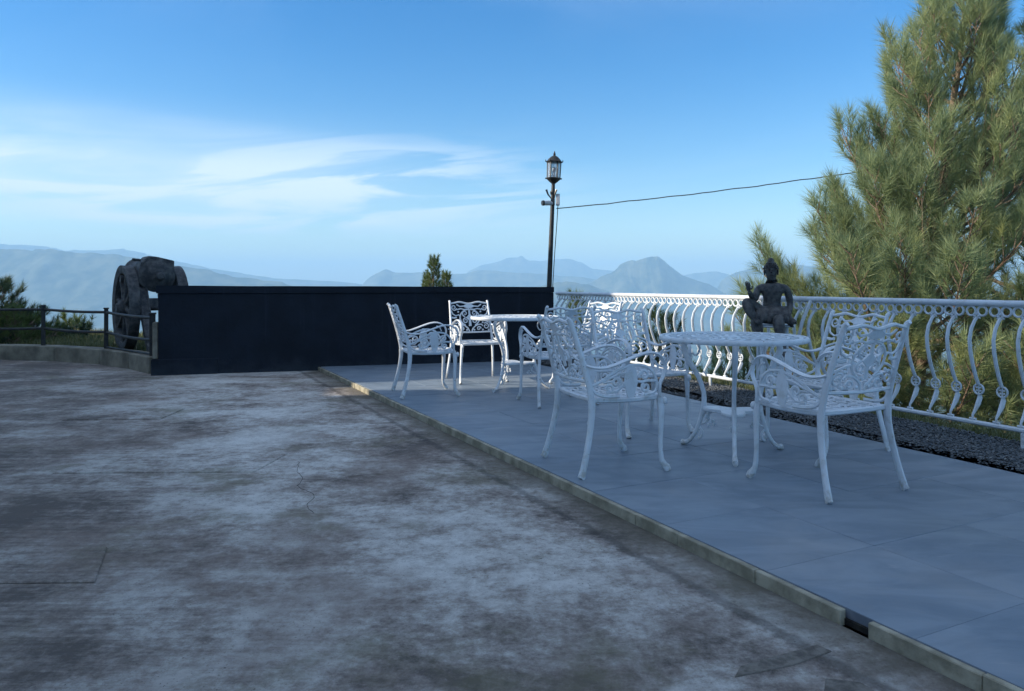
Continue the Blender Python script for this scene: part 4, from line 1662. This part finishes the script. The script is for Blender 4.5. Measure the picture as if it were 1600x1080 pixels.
    m.box((-0.50, 0, 0.70), (0.08, 0.302, 0.16))
    m.box((-0.85, 0, 0.22), (0.08, 0.302, 0.12))
    m.build('transom', M_cannon, root, smooth=False, bevel=0.01)


build_cannon()

# ------------------------------------------------------------------ lamp post, camera, cable


def build_lamp():
    base = Vector((0.503, 10.92, -0.06))
    root = empty('lamp_post', base)
    root.rotation_euler = (0, R(2.3), 0)
    tag(root, 'tall slim black lamp post with glazed lantern at the wall end', 'lamp post')
    H = 2.66
    m = MB()
    m.tube([(0, 0, -0.04), (0, 0, 0.5), (0, 0, 1.1), (0, 0, 1.8), (0, 0, H - 0.1), (0, 0, H)], [0.040, 0.040, 0.038, 0.034, 0.029, 0.026], 12)
    m.lathe([(0.0, H - 0.14), (0.035, H - 0.14), (0.045, H - 0.11), (0.035, H - 0.08), (0.0, H - 0.08)], 12)
    m.build('pole', M_iron, root)
    # lantern
    z0 = H
    m = MB()
    m.lathe([(0.0, z0 - 0.01), (0.022, z0 - 0.01), (0.028, z0 + 0.025), (0.06, z0 + 0.05), (0.098, z0 + 0.085), (0.112, z0 + 0.095), (0.112, z0 + 0.11), (0.0, z0 + 0.11)], 6)
    for k in range(6):
        a = 2 * PI * k / 6
        m.ball((0.112 * math.cos(a), 0.112 * math.sin(a), z0 + 0.10), 0.013, 6, 4)
    lan = m.build('lantern', M_iron, root, smooth=False)
    zr = z0 + 0.335
    for k in range(6):
        a = 2 * PI * k / 6
        m = MB()
        m.tube([(0.094 * math.cos(a), 0.094 * math.sin(a), z0 + 0.105), (0.100 * math.cos(a), 0.100 * math.sin(a), zr)], 0.0085, 6)
        m.build('corner_bar', M_iron, lan)
    mg, nt, b = base_mat('lantern_glass', 0.12, 0, 0.5)
    b.inputs['Base Color'].default_value = (0.75, 0.78, 0.80, 1)
    b.inputs['Transmission Weight'].default_value = 0.85
    b.inputs['IOR'].default_value = 1.1
    for k in range(6):
        a0, a1 = 2 * PI * k / 6, 2 * PI * (k + 1) / 6
        m = MB()
        q = []
        for a in (a0 + 0.10, a1 - 0.10):
            for z, r in ((z0 + 0.115, 0.0905), (zr - 0.006, 0.0955)):
                q.append(Vector((r * math.cos(a), r * math.sin(a), z)))
        n = (Vector((math.cos((a0 + a1) / 2), math.sin((a0 + a1) / 2), 0))) * 0.003
        vs = [q[0], q[1], q[3], q[2]]
        m.add(vs + [v - n for v in vs], [(0, 1, 2, 3), (7, 6, 5, 4), (0, 4, 5, 1), (1, 5, 6, 2), (2, 6, 7, 3), (3, 7, 4, 0)])
        m.build('pane', mg, lan, smooth=False)
    m = MB()
    m.lathe([(0.0, zr), (0.112, zr), (0.118, zr + 0.012), (0.105, zr + 0.028), (0.085, zr + 0.055), (0.055, zr + 0.085), (0.024, zr + 0.10), (0.014, zr + 0.115), (0.022, zr + 0.128), (0.012, zr + 0.14), (0.006, zr + 0.17), (0.0, zr + 0.172)], 12)
    for k in range(6):
        a = 2 * PI * k / 6
        m.tube([(0.108 * math.cos(a), 0.108 * math.sin(a), zr + 0.005), (0.128 * math.cos(a), 0.128 * math.sin(a), zr + 0.02), (0.126 * math.cos(a), 0.126 * math.sin(a), zr + 0.042)], [0.010, 0.009, 0.004], 6)
    m.build('lantern_roof', M_iron, lan)
    m = MB()
    m.tube([(0, 0, z0 + 0.11), (0, 0, z0 + 0.20)], 0.018, 8)
    m.ball((0, 0, z0 + 0.235), 0.032, 10, 6, (1, 1, 1.3))
    m.build('bulb', M_cam, lan)

    def on_pole(x, y, z):
        v = Vector((x, y, z))
        return base + Matrix.Rotation(R(2.3), 3, 'Y') @ v

    # camera on the pole
    p = on_pole(0, -0.03, 2.42)
    cr = empty('security_camera', p)
    tag(cr, 'small bullet security camera fixed to the lamp post', 'camera')
    m = MB()
    m.tube([(-0.02, -0.02, -0.035), (-0.055, -0.055, -0.03), (-0.135, -0.09, -0.035)], [0.030, 0.036, 0.036], 12)
    m.build('housing', M_cam, cr)
    m = MB()
    m.tube([(-0.136, -0.0905, -0.035), (-0.160, -0.101, -0.036)], [0.041, 0.038], 12)
    m.build('lens_hood', M_camdark, cr)
    m = MB()
    m.box((0.0, -0.005, -0.01), (0.06, 0.03, 0.10))
    m.build('bracket', M_camdark, cr, smooth=False, bevel=0.004)
    for s in (-1, 1):
        m = MB()
        m.tube([(s * 0.022, -0.01, 0.04), (s * 0.05 - 0.02, -0.02, 0.10), (s * 0.075 - 0.02, -0.022, 0.17)], [0.007, 0.012, 0.016], 6)
        m.build('antenna', M_camdark, cr)
    bx_ = empty('junction_box', on_pole(0.075, -0.005, 2.45))
    tag(bx_, 'pale grey junction box strapped to the lamp post', 'junction box')
    m = MB()
    m.box((0, 0, 0), (0.055, 0.07, 0.17))
    m.build('box_body', M_cam, bx_, smooth=False, bevel=0.006)
    m = MB()
    m.box((0, -0.041, 0), (0.05, 0.012, 0.16))
    m.build('box_lid', M_cam, bx_, smooth=False, bevel=0.004)
    # cable sagging off to the right
    a = on_pole(0.06, 0, 2.32)
    e = Vector((9.4, 9.6, 3.46))
    m = MB()
    pts = []
    for k in range(60):
        u = k / 59
        q = a.lerp(e, u)
        q.z -= 0.13 * 4 * u * (1 - u) - 0.014 * noise.noise(Vector((u * 30, 0, 2)))
        pts.append(q)
    m.tube(pts, 0.0075, 6)
    o = m.build('overhead_cable', M_cable)
    tag(o, 'thin black cable running from the lamp post across to the pine', 'cable')
    m = MB()
    m.tube([on_pole(0.08, -0.01, 2.365), on_pole(0.075, -0.01, 2.1), on_pole(0.062, -0.01, 1.7), on_pole(0.052, -0.01, 1.2), on_pole(0.048, -0.01, 0.6), on_pole(0.046, -0.01, 0.02)], 0.006, 6)
    o = m.build('power_cable', M_cable)
    tag(o, 'black cable running down the side of the lamp post', 'cable')


build_lamp()

# ------------------------------------------------------------------ trees and plants


def shoot_needles(rng, org, axis, n, ln, spread, length, width):
    """needles round a shoot: thin triangles. org (N,3), axis (N,3)"""
    N = len(org)
    ax = axis / np.linalg.norm(axis, axis=1, keepdims=True)
    ref = np.where(np.abs(ax[:, 2:3]) > 0.9, np.array([[1.0, 0, 0]]), np.array([[0, 0, 1.0]]))
    u = np.cross(ax, ref)
    u /= np.linalg.norm(u, axis=1, keepdims=True)
    w = np.cross(ax, u)
    t = rng.uniform(0, 1, (N, n))
    phi = rng.uniform(0, 2 * PI, (N, n))
    th = spread * rng.uniform(0.45, 1.25, (N, n)) * (1.15 - 0.55 * t)
    L = length * rng.uniform(0.75, 1.15, (N, n))
    rad = u[:, None] * np.cos(phi)[..., None] + w[:, None] * np.sin(phi)[..., None]
    d = ax[:, None] * np.cos(th)[..., None] + rad * np.sin(th)[..., None]
    o = org[:, None] + ax[:, None] * (t * ln)[..., None]
    tip = o + d * L[..., None]
    tip[..., 2] -= 0.10 * L * np.abs(np.sin(th))
    tang = np.cross(d, rng.normal(0, 1, (N, n, 3)))
    tang /= np.linalg.norm(tang, axis=2, keepdims=True) + 1e-9
    a = o + tang * width / 2
    b_ = o - tang * width / 2
    v = np.stack([a, b_, tip], 2).reshape(-1, 3)
    sh = np.repeat(np.clip(rng.normal(0.5, 0.22, (N, 1)) + rng.normal(0, 0.15, (N, n)), 0, 1).reshape(-1), 3)
    return v, sh


def pine(name, label, base, top, R0, n_br, seed, needle=0.2, width=0.006, per=70, mat=None, t0=0.12, shoot_step=0.28, droop=0.0, profile=0.8, group=None, cat='tree', wob=0.1, trunk_r=None, extra=(), up=0.35, bark=None, bend=None, minl=0.12):
    rng = np.random.default_rng(seed)
    r_ = random.Random(seed)
    base, top = Vector(base), Vector(top)
    H = (top - base).length
    root = empty(name, base)
    tag(root, label, cat, group)
    tr = trunk_r or H * 0.018
    pts, rs = [], []
    nseg = 14
    for k in range(nseg + 1):
        u = k / nseg
        p = base.lerp(top, u) - base
        w_ = wob * math.sin(u * PI)
        p.x += w_ * math.sin(u * 5 + seed)
        p.y += w_ * math.cos(u * 4 + seed)
        if bend:
            p.x += bend * math.sin(u * PI)
        pts.append(p)
        rs.append(tr * (1 - u) ** 0.8 + 0.006)
    mb = MB()
    mb.tube(pts, rs, 8)
    mb.build('trunk', bark or M_bark, root)

    def on_trunk(u):
        f = u * nseg
        i = min(int(f), nseg - 1)
        return pts[i].lerp(pts[i + 1], f - i)
    specs = []
    for b in range(n_br):
        u = t0 + (0.985 - t0) * ((b + 0.5) / n_br) ** 0.95
        az = b * 2.39996 + r_.uniform(-0.35, 0.35)
        Lb = R0 * ((1 - u) ** profile) * r_.uniform(0.72, 1.15) + minl * R0
        e0 = R(8) + R(42) * u + r_.uniform(-0.14, 0.14) - droop
        specs.append((u, az, Lb, e0))
    for x in extra:
        specs.append(x)
    for (u, az, Lb, e0) in specs:
        o = on_trunk(u)
        bp_, br = [], []
        cur = o.copy()
        ns = 7
        azc = az
        for k in range(ns + 1):
            bp_.append(cur.copy())
            br.append(max(0.0045, tr * 0.42 * (Lb / max(R0, 0.01)) ** 0.8 * (1 - k / ns) ** 0.9))
            el = e0 + up * (k / ns) ** 1.4
            azc += r_.uniform(-0.14, 0.14)
            cur = cur + Vector((math.cos(azc) * math.cos(el), math.sin(azc) * math.cos(el), math.sin(el))) * (Lb / ns)
        mb = MB()
        mb.tube(bp_, br, 5)
        org, axs = [], []
        # twigs
        n_tw = max(2, int(Lb / shoot_step * 2.2))
        for q in range(n_tw):
            v = 0.22 + 0.78 * (q + r_.random() * 0.6) / n_tw
            f = min(v, 0.999) * ns
            i = min(int(f), ns - 1)
            p = bp_[i].lerp(bp_[i + 1], f - i)
            d = (bp_[i + 1] - bp_[i]).normalized()
            side = d.cross(Vector((0, 0, 1)))
            side = side.normalized() if side.length > 0.05 else Vector((1, 0, 0))
            s = 1 if q % 2 else -1
            dirv = (d * 0.75 + side * s * r_.uniform(0.35, 0.95) + Vector((0, 0, r_.uniform(0.0, 0.75)))).normalized()
            tl = (0.16 + 0.42 * (1 - v) * Lb * 0.55) * r_.uniform(0.7, 1.25)
            tl = min(tl, 0.75)
            mid = p + dirv * tl * 0.5
            d2 = (dirv + Vector((0, 0, 0.45))).normalized()
            end = mid + d2 * tl * 0.5
            mb.tube([p, mid, end], [0.007, 0.006, 0.004], 4, caps=False)
            org.append(end)
            axs.append((d2 + Vector((0, 0, 0.35))).normalized())
            if tl > 0.22:
                org.append(mid)
                axs.append((dirv + Vector((r_.uniform(-.4, .4), r_.uniform(-.4, .4), 0.45))).normalized())
        org.append(bp_[-1])
        axs.append((bp_[-1] - bp_[-2]).normalized())
        bo = mb.build('branch', bark or M_bark, root)
        V, sh = shoot_needles(rng, np.array([tuple(v) for v in org]), np.array([tuple(v) for v in axs]), per, needle * 0.75, R(48), needle, width)
        no = np_mesh('needles', V, 3, np.arange(len(V)), mat or M_needle, bo, sh)
        tag(no, kind='stuff')
    # leader
    V, sh = shoot_needles(rng, np.array([tuple(pts[-1] - Vector((0, 0, k * needle * 0.8))) for k in range(4)]), np.array([(0, 0, 1.0)] * 4), per, needle * 0.8, R(45), needle, width)
    no = np_mesh('needles', V, 3, np.arange(len(V)), mat or M_needle, root, sh)
    tag(no, kind='stuff')
    return root


def build_trees():
    # the big pine beyond the balustrade
    ext = [(0.44, R(186), 1.85, R(16)), (0.48, R(205), 1.75, R(22)), (0.41, R(172), 1.7, R(14)), (0.37, R(200), 1.9, R(12)), (0.30, R(196), 2.6, R(3)), (0.26, R(205), 2.3, R(0)), (0.34, R(175), 2.2, R(8)), (0.22, R(215), 2.2, R(-6)), (0.38, R(190), 1.75, R(24)), (0.42, R(215), 1.8, R(28)), (0.36, R(235), 2.0, R(12)), (0.28, R(250), 2.1, R(4)), (0.20, R(275), 2.2, R(-4)), (0.18, R(235), 2.0, R(-6)), (0.33, R(280), 2.0, R(10)), (0.25, R(300), 2.2, R(0)), (0.40, R(262), 1.9, R(22)), (0.46, R(200), 1.6, R(34)), (0.50, R(240), 1.7, R(34)), (0.52, R(290), 1.8, R(28)), (0.56, R(180), 1.5, R(36)), (0.60, R(222), 1.45, R(40))]
    pine('pine_tree', 'tall broad pine with long pale green needles just beyond the balustrade', (5.22, 9.7, -2.0), (5.92, 9.5, 5.15), 2.65, 88, 11, needle=0.225, width=0.0056, per=66, t0=0.12, profile=0.84, wob=0.05, trunk_r=0.115, extra=ext, shoot_step=0.21, up=0.75, bend=-0.12)
    # shaded neighbour to its right, behind
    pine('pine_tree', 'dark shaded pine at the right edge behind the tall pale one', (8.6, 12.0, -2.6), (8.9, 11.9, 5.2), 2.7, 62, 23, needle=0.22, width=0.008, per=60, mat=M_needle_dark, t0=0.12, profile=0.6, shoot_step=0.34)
    # tree tips over the black wall
    g = 'pine tips over the black wall'
    pine('pine_tree', 'slender sunlit pine tip showing over the black wall, tallest of three', (-3.0, 28.0, -9.3), (-2.95, 28, 2.08), 3.0, 46, 31, needle=0.16, width=0.014, per=46, mat=M_needle_lime, t0=0.76, profile=1.0, minl=0.03, group=g, shoot_step=0.4, up=0.5)
    pine('pine_tree', 'small lime green pine tip right of the tallest one over the black wall', (-2.54, 28.6, -9.6), (-2.52, 28.6, 1.50), 3.0, 34, 32, needle=0.16, width=0.014, per=46, mat=M_needle_lime, t0=0.78, profile=0.9, minl=0.03, group=g, shoot_step=0.4, up=0.6)
    pine('pine_tree', 'lowest pine tip left of the tallest one over the black wall', (-3.30, 28.6, -9.6), (-3.28, 28.6, 1.38), 2.6, 34, 33, needle=0.16, width=0.014, per=40, mat=M_needle_lime, t0=0.78, profile=0.9, minl=0.03, group=g, shoot_step=0.4, up=0.6)
    # saplings left of the cannon
    g = 'young trees beyond the dark fence'
    pine('young_tree', 'dark bushy young pine at the left edge beyond the rail fence', (-8.95, 12.55, -0.4), (-9.0, 12.5, 1.02), 1.15, 40, 41, needle=0.13, width=0.007, per=52, mat=M_needle_dark, t0=0.06, profile=0.75, group=g, shoot_step=0.2, up=0.3)
    pine('young_tree', 'dark spreading young pine with bare twiggy tips beyond the rail fence', (-8.7, 12.8, -0.5), (-8.6, 12.8, 0.42), 0.95, 30, 42, needle=0.11, width=0.007, per=42, mat=M_needle_dark, t0=0.08, profile=0.6, group=g, shoot_step=0.2, up=0.1)
    pine('young_tree', 'small upright green sapling behind the second fence post', (-9.1, 15.2, -1.2), (-9.05, 15.2, 0.30), 0.62, 26, 43, needle=0.14, width=0.010, per=46, mat=M_needle_lime, t0=0.1, profile=0.7, group=g, shoot_step=0.22)
    pine('young_tree', 'tiny dark sapling left of the cannon wheel', (-8.75, 15.0, -1.2), (-8.62, 15.0, 0.26), 0.40, 18, 44, needle=0.12, width=0.010, per=40, mat=M_needle_dark, t0=0.1, profile=0.7, group=g, shoot_step=0.22)
    pine('shrub', 'low leafy green shrub spilling against the rail fence at the left edge', (-8.5, 12.25, -0.2), (-8.45, 12.25, 0.42), 0.8, 30, 45, needle=0.10, width=0.010, per=46, mat=M_needle_lime, t0=0.05, profile=0.5, cat='shrub', shoot_step=0.16, up=0.2)
    pine('shrub', 'dark low shrub between the sapling and the cannon wheel', (-7.75, 13.1, -0.4), (-7.75, 13.1, 0.16), 0.55, 24, 46, needle=0.09, width=0.010, per=46, mat=M_needle_dark, t0=0.05, profile=0.5, cat='shrub', shoot_step=0.15, up=0.2)
    # slope trees seen through the balustrade
    g = 'trees on the slope below the balustrade'
    pine('young_tree', 'lime green tree crown showing through the far end of the balustrade', (1.75, 20.5, -5.4), (1.8, 20.5, 0.68), 0.9, 34, 51, needle=0.2, width=0.013, per=46, mat=M_needle_lime, t0=0.3, profile=0.6, group=g, shoot_step=0.3)
    pine('young_tree', 'dark tree crown below the balustrade behind the middle chair', (3.1, 15.5, -3.8), (3.15, 15.5, 0.30), 1.2, 36, 52, needle=0.18, width=0.011, per=50, mat=M_needle_dark, t0=0.25, profile=0.55, group=g, shoot_step=0.3)
    pine('young_tree', 'yellowish pine on the slope seen under the near table', (3.9, 12.6, -2.4), (3.95, 12.6, -0.05), 1.25, 32, 53, needle=0.2, width=0.009, per=50, t0=0.1, profile=0.5, group=g, shoot_step=0.28)
    pine('young_tree', 'green pine on the slope between the statue and the middle chair', (2.55, 13.2, -2.4), (2.6, 13.2, -0.15), 1.1, 28, 54, needle=0.18, width=0.009, per=46, mat=M_needle_dark, t0=0.1, profile=0.5, group=g, shoot_step=0.28)
    pine('young_tree', 'leafy young pine filling the slope right of the statue', (4.75, 10.6, -1.9), (4.8, 10.6, 0.5), 1.25, 32, 55, needle=0.2, width=0.008, per=55, t0=0.08, profile=0.5, group=g, shoot_step=0.28)
    pine('young_tree', 'low young pine close behind the right end of the balustrade', (6.0, 7.9, -1.6), (6.05, 7.9, 0.72), 1.45, 44, 56, needle=0.2, width=0.006, per=60, t0=0.08, profile=0.5, group=g, shoot_step=0.28)


build_trees()


def grass_patch(name, mat, seed, N, sampler, h, width, lean=0.35):
    rng = np.random.default_rng(seed)
    r_ = random.Random(seed)
    P = []
    while len(P) < N:
        x, y = sampler(r_)
        P.append((x, y, ground_z(x, y) - 0.02))
    P = np.array(P)
    n = len(P)
    ang = rng.uniform(0, 2 * PI, n)
    ln = h * rng.uniform(0.5, 1.2, n)
    le = rng.uniform(0.05, lean, n) * ln
    side = np.stack([np.cos(ang + PI / 2), np.sin(ang + PI / 2), np.zeros(n)], 1) * width / 2
    mid = P + np.stack([np.cos(ang) * le * 0.35, np.sin(ang) * le * 0.35, ln * 0.6], 1)
    tip = P + np.stack([np.cos(ang) * le * 1.3, np.sin(ang) * le * 1.3, ln], 1)
    v = np.stack([P - side, P + side, mid + side * 0.7, tip, mid - side * 0.7], 1).reshape(-1, 3)
    k = np.arange(n)[:, None] * 5
    idx = np.concatenate([k + 0, k + 1, k + 2, k + 2, k + 3, k + 4, k + 4, k + 0, k + 2], 1).reshape(-1)
    sh = np.repeat(rng.uniform(0, 1, n), 5)
    o = np_mesh(name, v, 3, idx, mat, None, sh)
    tag(o, kind='stuff')


def slope_right(r_):
    t = r_.uniform(-2.5, 6.5)
    w = 0.18 + 5.5 * r_.random() ** 1.6
    p = rail_at(t) + rout * w
    return p.x, p.y


def slope_left(r_):
    a = r_.random()
    return -4.5 - 5.5 * a, 9.9 + 1.9 * min(1, a * 1.5) + 4.2 * r_.random()


def slope_far(r_):
    return r_.uniform(-6, 4), r_.uniform(11.2, 17)


grass_patch('slope_grass', M_grass, 5, 30000, slope_right, 0.16, 0.008, 0.7)
grass_patch('bank_grass', M_grass, 6, 16000, slope_left, 0.12, 0.010, 0.6)


def straw(r_):
    a, d = r_.uniform(0, 2 * PI), r_.random() ** 0.5 * 0.5
    return -8.35 + d * math.cos(a) * 1.2, 14.6 + d * math.sin(a)


grass_patch('dry_straw', M_straw, 8, 500, straw, 0.13, 0.014, 0.5)

# ------------------------------------------------------------------ the house whose shade lies over the yard


def build_house():
    """two houses standing with a narrow lane between their gables, the lane in line with the morning sun"""
    root_dir = Matrix.Rotation(SUN_AZ, 3, 'Z')
    for name, lab, prof, ridge in (
        ('house', 'cream house left of the yard, out of frame, shading the terrace', [(-12.0, -0.4), (7.62, -0.4), (7.62, 5.1), (6.55, 8.05), (-12.0, 8.05)], [(7.72, 4.95), (6.62, 8.16), (-12.1, 8.16), (-12.1, 8.06), (6.56, 8.06), (7.64, 5.08)]),
        ('annexe', 'cream annexe left of the plinth, out of frame, shading the wall', [(8.42, -0.4), (13.2, -0.4), (13.2, 7.6), (9.7, 7.6), (8.42, 5.1)], [(8.32, 4.95), (9.62, 7.71), (13.3, 7.71), (13.3, 7.61), (9.70, 7.61), (8.40, 5.08)])):
        root = empty(name, (0, 0, 0))
        tag(root, lab, 'house')
        m = MB()
        m.prism(prof, 5.0, lambda u, v, w: root_dir @ Vector((-13.3 + w, u, v)))
        m.build('wall', M_render, root, smooth=False)
        m = MB()
        m.prism(ridge, 5.2, lambda u, v, w: root_dir @ Vector((-13.3 + w, u, v)))
        m.build('roof', M_roof, root, smooth=False)
        if name == 'house':
            m = MB()
            m.prism([(7.625, -0.4), (8.415, -0.4), (8.415, 4.85), (7.625, 4.85)], 0.3, lambda u, v, w: root_dir @ Vector((-11.2 + w, u, v)))
            m.build('added_shade_wall', M_render, root, smooth=False)  # unseen wall added across the lane to keep sun off the concrete


build_house()
# ------------------------------------------------------------------ render settings that belong to the scene
S.cycles.volume_bounces = 1
S.cycles.max_bounces = 8
S.cycles.use_denoising = True
